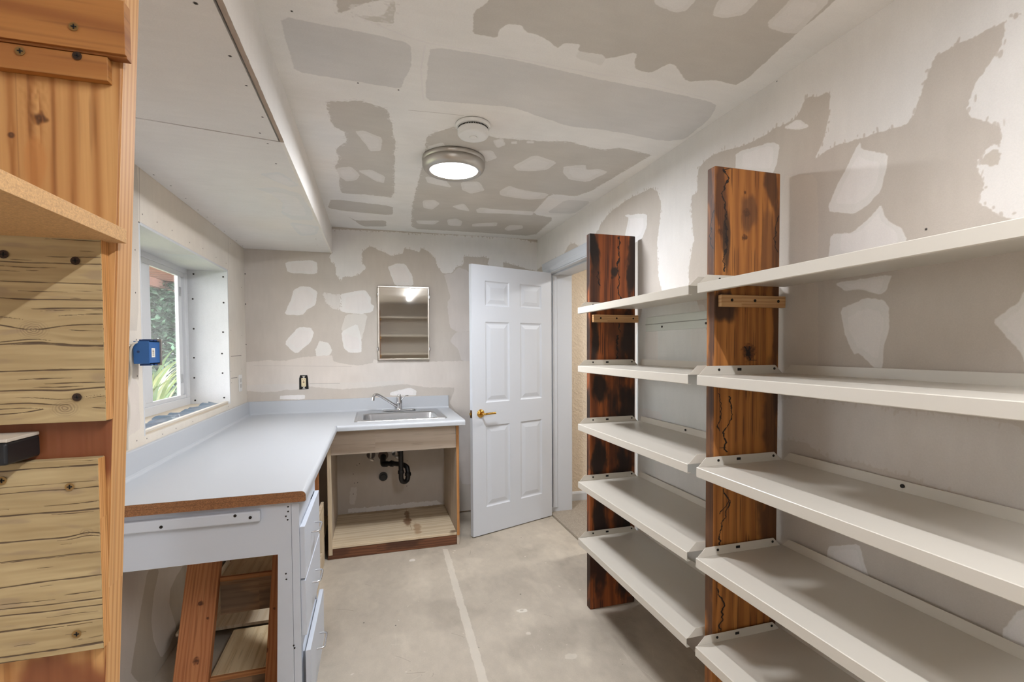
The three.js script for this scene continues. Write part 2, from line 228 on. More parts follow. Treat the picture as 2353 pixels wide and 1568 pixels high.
// ---- back wall
{
  const W = XR - XL, H = C, ppm = 780, toB = (u, v) => { const p = hit(u, v, 2, D); return [p[0] - XL, p[1]]; };
  const layers = [
    mud(B5([[760, 60], [700, -60], [2620, 40], [2640, 330], [2165, 195], [1965, 180], [1960, 255], [1900, 275], [1860, 330], [1780, 330], [1730, 260], [1715, 200], [1650, 140], [1600, 110], [1580, 150], [1520, 130], [1460, 115], [1430, 165], [1340, 180], [1290, 150], [1230, 130], [1160, 95], [1090, 150], [1090, 235], [1125, 285], [1060, 350], [930, 360], [910, 405], [865, 340], [860, 260], [820, 235], [810, 190], [835, 155]]), { amp: 0.006, comb: PAPER }),
    mud(B5([[1790, 340], [1870, 330], [1910, 280], [1990, 300], [2060, 380], [2060, 830], [1900, 830], [1840, 790], [1820, 580], [1850, 540], [1810, 400]]), { col: [211, 203, 196] }),
    mud(B5([[1900, 830], [2080, 830], [2080, 1090], [1945, 1085], [1915, 980], [1840, 910]]), { col: [209, 201, 194] }),
    { pts: B5([[2190, 170], [2300, 160], [2300, 290], [2165, 260]]), col: MUD, amp: 0.004 },
    ...dabs(B5, [[[430, 232], [660, 217], [705, 240], [705, 340], [450, 325]], [[1310, 275], [1380, 245], [1460, 250], [1520, 350], [1535, 435], [1370, 435], [1340, 350]], [[505, 470], [560, 440], [640, 445], [710, 490], [690, 600], [620, 640], [580, 690], [420, 685], [480, 560]], [[900, 510], [1050, 480], [1120, 475], [1165, 540], [1165, 590], [1195, 610], [1180, 660], [1080, 680], [960, 670], [900, 650]], [[545, 790], [650, 795], [680, 840], [650, 920], [525, 1025], [420, 930]], [[910, 830], [1050, 760], [1085, 900], [1085, 1010], [980, 1010], [930, 970]]], { coat: [226, 220, 214] }),
    mud(B5([[740, 495], [880, 510], [910, 520], [900, 650], [820, 620], [770, 570]]), { a: 0.6, amp: 0.01, comb: PAPER }), mud(B5([[950, 680], [1140, 680], [1100, 850], [1085, 900], [905, 830]]), { a: 0.55 }),
    mud(B5([[720, 910], [790, 920], [840, 980], [800, 1060], [700, 1060], [690, 1000]]), { amp: 0.008, a: 0.85 }),
    mud(B5([[75, 1095], [270, 1078], [430, 1080], [560, 1050], [830, 1030], [840, 1085], [960, 1110], [1050, 1122], [1180, 1100], [1190, 1060], [1240, 1090], [1700, 1085], [2080, 1085], [2080, 1560], [1950, 1560], [1880, 1500], [1840, 1440], [1880, 1340], [1880, 1310], [1640, 1310], [1450, 1280], [1270, 1290], [1160, 1310], [900, 1325], [640, 1300], [540, 1330], [430, 1330], [350, 1350], [75, 1340]]), { amp: 0.005, col: [216, 207, 198] }),
    { pts: B5([[75, 1290], [540, 1275], [540, 1330], [430, 1330], [250, 1355], [75, 1330]]), col: THIN, amp: 0.004, a: 0.8 }, { pts: B5([[640, 1278], [1000, 1270], [1450, 1250], [1450, 1280], [1160, 1310], [900, 1325], [640, 1300]]), col: THIN, amp: 0.004, a: 0.7 },
    ...dabs(B5, [[[390, 1380], [600, 1370], [600, 1412], [385, 1414]], [[1330, 1350], [1500, 1310], [1560, 1340], [1550, 1380], [1330, 1380]]]),
    mud([[1056, 955], [1100, 955], [1100, 1113], [1056, 1113]], { col: [208, 200, 193] }),
    mud([[800, 1170], [880, 1163], [1000, 1150], [1020, 1158], [900, 1172], [800, 1180]], { amp: 0.008 }), mud([[805, 1120], [822, 1120], [815, 1160], [803, 1160]], { amp: 0.006, a: 0.5 }),
  ];
  const lines = [{ pts: B5([[160, 1122], [1000, 1130]]), col: [186, 178, 172], wd: 0.003, a: 0.6 }, { pts: B5([[640, 1276], [900, 1274]]), col: [160, 152, 146], wd: 0.004, a: 0.5 }];
  const dots = B5([[87, 335], [90, 594], [94, 940], [97, 1358]]).map(([a, b]) => [a, b, 0.004]).concat([[1083, 1171, 0.004]], crop(680, 880, 3.5636)([[470, 748], [470, 912], [910, 640], [908, 847], [500, 676], [520, 664], [480, 822], [505, 819]]).map(([a, b]) => [a, b, 0.003]));
  const tex = boardTexture(W, H, ppm, PAPER, layers, toB, { lines, dots });
  structure('wall_back', planeUV(box(XL - 0.25, XR + 0.02, 0.012, C, D, D + 0.12), (x, y) => [x - XL, y]), M({ map: tex, roughness: 0.92 }), 'back wall of bare tan drywall with pale mud patches and tape band', 'wall');
  structure('trim_1', box(XL - 0.2, XR, 0.0005, 0.0115, D + 0.018, D + 0.11), M({ color: hex(176, 146, 108), roughness: 0.85 }), 'wooden sill plate set back under the drywall of the back wall', 'trim');
}
// ---- right wall, with the doorway
const DOOR0 = 2.93, DOOR1 = 3.775, DOORH = 2.065;
{
  const d0 = 0.25, W = D - d0, H = C, ppm = 540, toB = (u, v) => { const p = hit(u, v, 0, XR); return [p[2] - d0, p[1]]; };
  const layers = [
    mud([[1225, 545], [1700, 225], [2055, -20], [2420, -60], [2420, 20], [2353, 35], [2288, 62], [2240, 85], [2190, 110], [2148, 128], [2140, 150], [2125, 190], [2107, 240], [2100, 262], [2080, 287], [2010, 305], [1980, 317], [1950, 328], [1905, 340], [1870, 368], [1890, 330], [1905, 270], [1909, 220], [1900, 214], [1880, 225], [1852, 225], [1843, 250], [1825, 275], [1790, 290], [1750, 315], [1718, 330], [1690, 340], [1665, 345], [1640, 355], [1620, 370], [1605, 385], [1602, 440], [1588, 450], [1590, 500], [1595, 550], [1585, 600], [1580, 690], [1527, 690], [1513, 640], [1510, 560], [1516, 500], [1520, 470], [1510, 440], [1495, 432], [1470, 445], [1440, 460], [1420, 475], [1400, 490], [1380, 515], [1375, 530], [1335, 575], [1322, 560], [1310, 560], [1295, 585], [1225, 625]], { amp: 0.005, comb: PAPER }),
    ...dabs((p) => p, [[[1435, 545], [1445, 500], [1435, 495], [1487, 490], [1487, 520], [1475, 550], [1455, 560]], [[1690, 350], [1780, 325], [1792, 335], [1785, 375], [1775, 400], [1690, 395]]]),
    ...dabs(W1, [[[590, 850], [600, 890], [765, 925], [750, 1020], [715, 1150], [640, 1230], [550, 1285], [410, 1275], [398, 1240], [470, 1080]], [[420, 1405], [540, 1400], [650, 1310], [715, 1225], [750, 1320], [840, 1370], [875, 1440], [860, 1540], [400, 1560]], [[215, 715], [290, 760], [220, 780], [130, 770]]]),
    mud(W1([[1450, 110], [1620, 70], [1900, 80], [1900, 1400], [1450, 1310], [1370, 1250], [1290, 1200], [1350, 1130], [1280, 970], [1380, 870], [1440, 860], [1440, 760], [1240, 700], [1230, 640], [1300, 480], [1400, 340], [1450, 270]]), { amp: 0.006, comb: PAPER }),
    paper(W1([[1330, 930], [1400, 890], [1440, 930], [1430, 990], [1360, 1000], [1310, 975]]), { amp: 0.01 }),
    mud([[1795, 405], [1878, 400], [1880, 560], [1880, 870], [1785, 870]], { col: [203, 193, 180], a: 0.9 }),
    ...dabs(W2, [[[480, 430], [860, 370], [820, 470], [780, 505], [620, 470], [550, 480]], [[512, 600], [680, 530], [800, 540], [835, 600], [835, 720], [800, 850], [790, 990], [760, 1000], [640, 890], [600, 900], [540, 750]], [[1900, 400], [1719, 480], [1680, 560], [1510, 680], [1590, 770], [1680, 860], [1719, 960], [1900, 1000]]]),
    mud([[1785, 905], [2420, 985], [2420, 1195], [2353, 1180], [2180, 1130], [2090, 1100], [1990, 1065], [1905, 1055], [1880, 1040], [1850, 1015], [1785, 1010]], { amp: 0.007, comb: PAPER, col: [207, 200, 192] }),
    ...dabs((p) => p, [[[1905, 1255], [1975, 1250], [1985, 1290], [1998, 1330], [1960, 1325], [1900, 1290]], [[2300, 1450], [2340, 1400], [2420, 1400], [2420, 1560], [2330, 1540]]]),
    mud([[1462, 700], [1625, 690], [1628, 1320], [1462, 1290]], { col: [212, 211, 206], amp: 0.003 }),
    { pts: [[1483, 745], [1512, 742], [1512, 832], [1483, 832]], col: THIN, amp: 0.004, a: 0.8 }, { pts: [[1585, 700], [1622, 700], [1622, 830], [1588, 830]], col: THIN, amp: 0.003, a: 0.6 }, { pts: [[1466, 935], [1520, 950], [1522, 985], [1466, 965]], col: THIN, amp: 0.008, a: 0.8 },
    { pts: [[1500, 1060], [1620, 1100], [1620, 1150], [1560, 1130], [1510, 1110]], col: THIN, amp: 0.006, a: 0.5 },
  ];
  const tex = boardTexture(W, H, ppm, PAPER, layers, toB, { dots: [[2128, 527, 0.003], [1785, 187, 0.002]] });
  const out = [[DREAR - 0.1, 0], [DREAR - 0.1, C], [D + 0.1, C], [D + 0.1, 0]], hole = [[DOOR0, -0.01], [DOOR1, -0.01], [DOOR1, DOORH], [DOOR0, DOORH]];
  const wallShape = [[DREAR - 0.1, 0], [DOOR0, 0], [DOOR0, DOORH], [DOOR1, DOORH], [DOOR1, 0], [D + 0.1, 0], [D + 0.1, C], [DREAR - 0.1, C]];
  structure('wall_right', planeUV(prism('x', wallShape, XR, XR + 0.225), (x, y, d) => [d - d0, y]), M({ map: tex, roughness: 0.9 }), 'right wall of bare drywall with broad pale mud bands behind the metal shelves', 'wall');
}
// ---- left wall with the window recess
const WIN0 = 2.33, WIN1 = 3.577, WINB = 1.057, WINT = 1.957, XW = -1.165;
{
  const d0 = 1.6, W = D - d0, H = C, ppm = 600, toB = (u, v) => { const p = hit(u, v, 0, XL); return [p[2] - d0, p[1]]; }, CREAM = [222, 213, 200];
  const layers = [
    { pts: [[278, 1250], [470, 1250], [420, 1600], [240, 1600]], col: [232, 225, 214], amp: 0.003 },
    paper(U3([[330, 340], [460, 330], [400, 600], [370, 880], [390, 1100], [480, 1310], [560, 1200], [650, 980], [570, 720], [575, 560], [650, 400], [720, 290], [860, 200], [760, 1568], [130, 1568], [250, 800]]), { amp: 0.002, col: [206, 195, 180] }),
    mud([[282, 1000], [282, 850], [318, 880], [323, 985], [312, 995], [300, 1000], [288, 1015]], { col: [214, 205, 194] }), mud([[283, 380], [318, 380], [318, 760], [283, 760]], { col: [205, 196, 184], amp: 0.002 }),
  ];
  const Q = crop(270, 480, 3.015);
  const dots = Q([[172, 38], [274, 93], [378, 150], [500, 234], [592, 275], [683, 337], [752, 378], [122, 285], [125, 582], [130, 908], [137, 1160], [784, 240], [784, 500], [858, 545], [786, 842], [860, 878], [786, 1128], [790, 1206], [860, 1112]]).map(([a, b]) => [a, b, 0.003]).concat(crop(300, 900, 7.843)([[115, 890], [295, 850], [580, 772], [820, 668], [1122, 545], [1760, 270]]).map(([a, b]) => [a, b, 0.003]));
  const lines = [{ pts: [[320, 384], [321, 512]], col: [120, 108, 98], wd: 0.002 }, { pts: [[525, 548], [525, 620]], col: [140, 128, 116], wd: 0.002 }, { pts: Q([[785, 1023], [858, 1017]]), col: [70, 62, 56], wd: 0.003 }, { pts: Q([[788, 1175], [830, 1170]]), col: [70, 62, 56], wd: 0.003 }];
  const tex = boardTexture(W, H, ppm, CREAM, layers, toB, { dots, lines });
  const hole = [[WIN0, WINB], [WIN1, WINB], [WIN1, WINT], [WIN0, WINT]];
  structure('wall_left', planeUV(prism('x', [[DREAR - 0.1, 0], [D + 0.1, 0], [D + 0.1, C], [DREAR - 0.1, C]], XL - 0.29, XL, 0, [hole]), (x, y, d) => [d - d0, y]), M({ map: tex, roughness: 0.9 }), 'left wall of cream drywall with screw dots around the window recess', 'wall');
  // lining of the recess
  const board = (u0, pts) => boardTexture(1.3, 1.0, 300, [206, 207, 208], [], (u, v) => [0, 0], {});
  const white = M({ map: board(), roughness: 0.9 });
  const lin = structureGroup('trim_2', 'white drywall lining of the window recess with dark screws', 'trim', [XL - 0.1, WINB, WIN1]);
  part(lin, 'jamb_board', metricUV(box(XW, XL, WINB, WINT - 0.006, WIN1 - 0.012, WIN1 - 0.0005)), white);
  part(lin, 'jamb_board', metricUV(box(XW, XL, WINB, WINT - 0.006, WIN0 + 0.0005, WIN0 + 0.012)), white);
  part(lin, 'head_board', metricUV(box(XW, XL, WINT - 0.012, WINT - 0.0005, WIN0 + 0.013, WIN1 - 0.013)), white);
  const scr = new THREE.CylinderGeometry(0.0055, 0.0055, 0.002, 10); scr.rotateX(Math.PI / 2);
  for (const [u, v] of Q([[526, 452], [521, 625], [528, 832], [530, 1033], [532, 1172], [538, 1328], [732, 472], [735, 651], [731, 855], [724, 1004], [728, 1139], [739, 1309]])) { const p = hit(u, v, 2, WIN1 - 0.013); part(lin, 'screw', scr.clone().translate(p[0], p[1], -p[2]), darkScrew); }
  // rough sill with the crumpled membrane
  const sill = structureGroup('trim_3', 'rough wooden window sill with a drywall lip along the counter', 'trim', [XL - 0.1, WINB, 2.95]);
  part(sill, 'sill_board', metricUV(box(XW, XL - 0.013, WINB + 0.0005, WINB + 0.008, WIN0 + 0.013, WIN1 - 0.013)), M({ color: hex(205, 192, 172), roughness: 0.9 }));
  part(sill, 'drywall_edge', metricUV(box(XL - 0.034, XL - 0.012, WINB + 0.008, WINB + 0.019, WIN0 + 0.013, WIN1 - 0.013, 0.002)), M({ color: hex(214, 206, 194), roughness: 0.9 }));
  const nx = 60, ny = 10, g = new THREE.PlaneGeometry(1, 1, nx, ny), p = g.attributes.position;
  for (let i = 0; i < p.count; i++) {
    const s = p.getX(i) + 0.5, t = p.getY(i) + 0.5, d = mix(WIN0 + 0.02, WIN1 - 0.05, s), wob = 0.03 * (noise(s * 14, 3) - 0.5) + 0.02 * Math.floor(s * 9 % 3) / 3;
    const x = mix(XL - 0.037, XL - 0.135 + 0.02 * s + wob, t), y = WINB + 0.011 + 0.018 * Math.abs(Math.sin((s * 26 + t * 2.6) + 3 * noise(s * 8, t * 2))) * (0.4 + 0.6 * noise(s * 12, t * 3 + 9)) * (0.25 + 0.75 * t);
    p.setXYZ(i, x, y, -d);
  }
  g.computeVertexNormals();
  const mem = thing('sill_membrane', 'crumpled blue grey waterproof membrane strip lying on the window sill', 'membrane', [XL - 0.09, WINB + 0.01, 2.95]);
  part(mem, 'sheet', g, MP({ color: hex(84, 104, 122), roughness: 0.32, clearcoat: 0.35, side: THREE.DoubleSide }));
}
// ---- soffit over the counter and the bulkhead face
{
  const SOF = [232, 228, 224], d0 = 0.2, W = D - d0, H = XB - XL, toB = (u, v) => { const p = hit(u, v, 1, HB); return [p[2] - d0, p[0] - XL]; };
  const layers = dabs(S1, [[[1560, 1040], [1680, 1030], [1800, 1110], [1750, 1125], [1640, 1080]], [[1520, 1130], [1650, 1120], [1800, 1160], [1870, 1260], [1885, 1320], [1760, 1320], [1690, 1280], [1700, 1210], [1600, 1150]], [[1730, 1330], [1920, 1360], [1900, 1410], [1800, 1415]]], { col: [226, 225, 224], amp: 0.006 });
  const dots = S1([[1175, 20], [1381, 337], [1480, 515], [1577, 704], [1561, 800], [1608, 860], [1658, 981], [924, 1048], [1027, 1114], [1116, 1190], [1190, 1260], [1245, 1303], [1290, 1344], [1348, 1387], [1420, 1444], [1457, 1477], [1898, 1434], [1904, 1471]]).map(([a, b]) => [a, b, 0.0032]);
  dots[0][2] = 0.0045; dots[1][2] = 0.004;
  const tex = boardTexture(W, H, 530, SOF, layers, toB, { dots, blotch: 4 });
  const mat = M({ map: tex, roughness: 0.92 }), sofUV = (x, y, d) => [d - d0, x - XL];
  const s = structureGroup('trim_4', 'drywall soffit over the counter made of two screwed sheets', 'trim', [XL + 0.3, HB, 2]);
  const seam0 = 1.855, seam1 = 1.925;
  part(s, 'soffit_panel', planeUV(prism('y', [[XL + 0.001, DREAR], [XB - 0.03, DREAR], [XB - 0.019, seam1], [XL + 0.001, seam0 - 0.03]], HB, HB + 0.0125, 0), sofUV), mat);
  part(s, 'soffit_panel', planeUV(prism('y', [[XL + 0.001, seam0 - 0.0275], [XB - 0.019, seam1 + 0.0025], [XB - 0.0135, seam1 + 0.002], [XB - 0.0135, D - 0.002], [XL + 0.001, D - 0.002]], HB - 0.002, HB + 0.0125, 0), sofUV), mat);
  const bl = [mud([[300, 300], [310, 300], [310, 310]])];
  const face = boardTexture(4.0, C - HB + 0.05, 500, [236, 231, 225], [], (u, v) => [0, 0], { blotch: 6 });
  const b = structureGroup('trim_5', 'mudded drywall bulkhead face with a rough exposed gypsum edge', 'trim', [XB, HB, 2]);
  part(b, 'face_board', planeUV(prism('x', [[DREAR, C], [DREAR, HB - 0.001], [seam1, HB - 0.001], [seam1, HB - 0.004], [D - 0.001, HB - 0.004], [D - 0.001, C]], XB - 0.0125, XB), (x, y, d) => [d, y - HB]), M({ map: face, roughness: 0.9 }));
  // broken gypsum edge, a lumpy strip under the face board
  const n = 140, gg = new THREE.PlaneGeometry(1, 1, n, 4), q = gg.attributes.position;
  for (let i = 0; i < q.count; i++) { const t = q.getX(i) + 0.5, u = q.getY(i) + 0.5, d = mix(0.6, seam1, t); q.setXYZ(i, XB - 0.0135 + u * 0.0135 + (u > 0.9 ? (noise(t * 90, 2) - 0.5) * 0.002 : 0), HB - 0.0016 - 0.003 * noise(d * 160, u * 5) * Math.sin(Math.PI * u), -d); }
  gg.computeVertexNormals();
  part(b, 'gypsum_edge', gg, M({ color: hex(176, 160, 146), roughness: 1, side: THREE.DoubleSide }));
}
// ---- floor slab, carpet, rear wall, hall
{
  const W = XR - XL + 0.05, H = 4.6, d0 = -0.55;
  const cv = document.createElement('canvas'), ppm = 440, w = Math.round(W * ppm), h = Math.round(H * ppm); cv.width = w; cv.height = h;
  const g = cv.getContext('2d'); g.fillStyle = 'rgb(186,175,159)'; g.fillRect(0, 0, w, h);
  const P = (u, v) => { const p = hit(u, v, 1, 0); return [(p[0] - XL) * ppm, h - (p[2] - d0) * ppm]; };
  const img = g.getImageData(0, 0, w, h), dt = img.data, r = rng(21);
  for (let j = 0; j < h; j++) for (let i = 0; i < w; i++) {
    const x = i / ppm, y = j / ppm, o = (j * w + i) * 4, big = fbm(x * 2.2 + 3, y * 2.2, 4) - 0.5, mid = fbm(x * 9, y * 6 + 5, 4) - 0.5, sc = fbm(x * 40 + y * 6, y * 22 - x * 8, 3) - 0.5, dark = smooth(0.58, 0.75, fbm(x * 3.1 + 20, y * 3.1 + 2, 4)), pale = smooth(0.6, 0.74, fbm(x * 6 + 60, y * 4 + 9, 4));
    const n = big * 22 + mid * 16 + sc * 12 + (r() - 0.5) * 7 - dark * 13 + pale * 8;
    dt[o] += n; dt[o + 1] += n * 0.97; dt[o + 2] += n * 0.9;
  }
  g.putImageData(img, 0, 0);
  // cured joint strip and paint drips
  g.fillStyle = 'rgba(222,213,200,0.6)'; let a = P(1016, 1262), b = P(1030, 1262), c = P(1122, 1568), e = P(1100, 1568); const ext = (p, q, k) => [q[0] + (q[0] - p[0]) * k, q[1] + (q[1] - p[1]) * k];
  const poly = ragged([a, b, c, ext(b, c, 1.5), ext(a, e, 1.5), e], 0.004, 0.01, 5, ppm); g.beginPath(); poly.forEach(([x, y], i) => (i ? g.lineTo(x, y) : g.moveTo(x, y))); g.fill();
  const blob = (u, v, rx, ry, col, al) => { const [x, y] = P(u, v); g.fillStyle = `rgba(${col},${al})`; g.beginPath(); for (let k = 0; k < 24; k++) { const t = k / 24 * 6.283, q = 0.8 + 0.4 * noise(Math.cos(t) * 2 + u, Math.sin(t) * 2 + v); g.lineTo(x + Math.cos(t) * rx * q * ppm, y + Math.sin(t) * ry * q * ppm); } g.closePath(); g.fill(); };
  blob(1200, 1404, 0.03, 0.018, '226,219,207', 0.9); blob(1199, 1403, 0.012, 0.008, '188,177,162', 0.9); blob(947, 1288, 0.02, 0.02, '228,221,210', 0.9); blob(1214, 1456, 0.013, 0.013, '216,208,195', 0.8); blob(1311, 1509, 0.03, 0.02, '220,212,199', 0.5); blob(1196, 1366, 0.004, 0.003, '30,26,24', 1); blob(836, 1432, 0.004, 0.003, '30,26,24', 1);
  for (let k = 0; k < 420; k++) { const x = r() * w, y = r() * h, s = (0.0012 + r() * r() * 0.006) * ppm; g.fillStyle = r() < 0.8 ? `rgba(222,214,202,${0.4 + r() * 0.5})` : `rgba(60,52,46,${0.5 + r() * 0.4})`; g.beginPath(); g.ellipse(x, y, s * (0.6 + r()), s * (0.4 + r() * 0.5), r() * 3, 0, 7); g.fill(); }
  g.lineWidth = 1; for (let k = 0; k < 110; k++) { const x = r() * w, y = r() * h, t = r() * 6.28, L = (0.02 + r() * 0.09) * ppm; g.strokeStyle = r() < 0.6 ? 'rgba(220,212,200,0.35)' : 'rgba(95,84,72,0.4)'; g.beginPath(); g.moveTo(x, y); g.quadraticCurveTo(x + Math.cos(t) * L * 0.5 + 3, y + Math.sin(t) * L * 0.5, x + Math.cos(t) * L, y + Math.sin(t) * L); g.stroke(); }
  structure('floor', planeUV(box(XL - 0.2, XR + 0.016, -0.12, 0, DREAR - 0.1, D + 0.1), (x, y, d) => [x - XL, d - d0]), M({ map: canvasTexture(cv, W, H), roughness: 0.62 }), 'bare concrete slab with paint drips, scuffs and a pale joint line', 'floor');
  const RW = [-0.84, -0.42, 0.25, 2.03];
  structure('wall_front', prism('d', [[XL - 0.25, 0], [XR + 0.2, 0], [XR + 0.2, C], [XL - 0.25, C]], DREAR - 0.12, DREAR, 0, [[[RW[0], RW[2]], [RW[1], RW[2]], [RW[1], RW[3]], [RW[0], RW[3]]]]), M({ color: hex(212, 205, 196), roughness: 0.92 }), 'plain drywall wall behind the camera, seen in the mirror', 'wall');
  const w2 = structureGroup('window_2', 'narrow tall white framed window added unseen behind the camera as fill light', 'window', [-0.63, RW[2], DREAR - 0.06]);  // added opening, lets in sky light to fill surfaces facing the camera
  const fb = (a, b, c2, e2) => part(w2, 'frame', box(a, b, c2, e2, DREAR - 0.09, DREAR - 0.03, 0.003), vinylWhite);
  fb(RW[0], RW[1], RW[2], RW[2] + 0.05); fb(RW[0], RW[1], RW[3] - 0.05, RW[3]); fb(RW[0], RW[0] + 0.05, RW[2] + 0.05, RW[3] - 0.05); fb(RW[1] - 0.05, RW[1], RW[2] + 0.05, RW[3] - 0.05);
  part(w2, 'pane', box(RW[0] + 0.05, RW[1] - 0.05, RW[2] + 0.05, RW[3] - 0.05, DREAR - 0.061, DREAR - 0.059), MP({ color: 0xffffff, transmission: 1, thickness: 0, roughness: 0.02, ior: 1.5 }));
  // hall beyond the doorway
  const ct = pixelTexture(0.5, 0.5, 1600, (x, y) => { const n = noise(x * 420, y * 420) * 0.6 + noise(x * 900, y * 900) * 0.4, b2 = noise(x * 150, y * 150); const v = 118 + n * 62 + b2 * 14; return [v * 1.03, v * 0.96, v * 0.87]; });
  structure('floor', metricUV(box(XR + 0.018, XR + 2.2, -0.1, 0.012, 2.2, D + 0.2)), M({ map: ct, bumpMap: ct, bumpScale: 0.006, roughness: 1 }), 'speckled grey brown carpet in the hall beyond the door', 'carpet');
  const ht = pixelTexture(0.6, 0.6, 700, (x, y) => { const n = fbm(x * 90, y * 90, 3); const v = n > 0.5 ? 1 : 0.985; return [222 * v, 208 * v, 188 * v]; }), hb = pixelTexture(0.6, 0.6, 700, (x, y) => { const n = smooth(0.42, 0.6, fbm(x * 70, y * 70, 3)) * 255; return [n, n, n]; }, false);
  structure('wall_hall', metricUV(box(XR + 0.226, XR + 2.2, 0, C, D - 0.02, D + 0.1)), M({ map: ht, bumpMap: hb, bumpScale: 0.0015, roughness: 0.85 }), 'beige textured hall wall seen through the doorway', 'wall');
  structure('wall_hall', box(XR + 2.2, XR + 2.3, 0, C, 2.1, D + 0.1), M({ color: hex(222, 208, 188), roughness: 0.85 }), 'far beige hall wall to the side of the doorway', 'wall');
  structure('wall_hall', box(XR + 0.226, XR + 2.3, 0, C, 2.08, 2.2), M({ color: hex(222, 208, 188), roughness: 0.85 }), 'near beige hall wall behind the tall shelf post', 'wall');
  structure('ceiling', box(XR + 0.2, XR + 2.3, C, C + 0.1, 2.1, D + 0.1), M({ color: hex(224, 218, 208), roughness: 0.9 }), 'pale hall ceiling beyond the doorway', 'ceiling');
  structure('baseboard_hall', prism('x', [[D - 0.02, 0.012], [D - 0.035, 0.012], [D - 0.035, 0.075], [D - 0.028, 0.088], [D - 0.02, 0.095]].map(([a2, b2]) => [a2, b2]), XR + 0.228, XR + 2.2), paintWhite, 'white baseboard along the beige hall wall', 'baseboard');
  structure('trim_6', box(XR + 0.012, XR + 0.03, -0.01, 0.009, DOOR0, DOOR1, 0.003), M({ color: hex(160, 148, 132), metalness: 0.3, roughness: 0.5 }), 'narrow carpet edge strip across the doorway', 'trim');
}

// ---- window
{
  const w = structureGroup('window_1', 'white vinyl double casement window in the recess over the counter', 'window', [XW - 0.03, WINB, 3]);
  const x0 = -1.222, x1 = XW, a = WIN0 + 0.001, b = WIN1 - 0.001, lo = WINB + 0.001, hi = WINT - 0.001, fw = 0.055;
  part(w, 'frame', join([box(x0, x1, lo, lo + fw, a, b, 0.003), box(x0, x1, hi - 0.04, hi, a, b, 0.003), box(x0, x1, lo + fw, hi - 0.04, a, a + fw, 0.003), box(x0, x1, lo + fw, hi - 0.04, b - fw, b, 0.003), box(x0, x1 - 0.004, lo + fw, hi - 0.04, 2.9, 2.955, 0.003)]), vinylWhite);
  for (const [s0, s1, gl] of [[a + fw, 2.9, 1], [2.955, b - fw, -1]]) {
    const st = gl < 0 ? 0.085 : 0.045, y0 = lo + fw, y1 = hi - 0.04, gx0 = -1.1875, gx1 = XW - 0.006, r = gl < 0 ? 0.094 : 0.045;
    const sash = part(w, 'sash', join([box(gx0, gx1, y0, y0 + 0.022, s0, s1, 0.002), box(gx0, gx1, y1 - 0.03, y1, s0, s1, 0.002), box(gx0, gx1, y0 + 0.022, y1 - 0.03, s0, s0 + st, 0.002), box(gx0, gx1, y0 + 0.022, y1 - 0.03, s1 - r, s1 - r + 0.045, 0.002), box(gx0, gx1 - 0.012, y0 + 0.022, y1 - 0.03, s1 - r + 0.045, s1, 0.001)]), vinylWhite);
    part(sash, 'pane', box(-1.184, -1.182, y0 + 0.02, y1 - 0.028, s0 + st - 0.002, s1 - r + 0.002), MP({ color: 0xffffff, transmission: 1, thickness: 0, roughness: 0.02, ior: 1.5 }));
    if (gl < 0) for (const y of [1.24, 1.79]) part(sash, 'latch', box(gx1 - 0.002, gx1 + 0.006, y - 0.028, y + 0.028, s1 - r + 0.014, s1 - r + 0.034, 0.002), M({ color: hex(176, 176, 178), roughness: 0.4 }), 'small grey latch');
  }
}
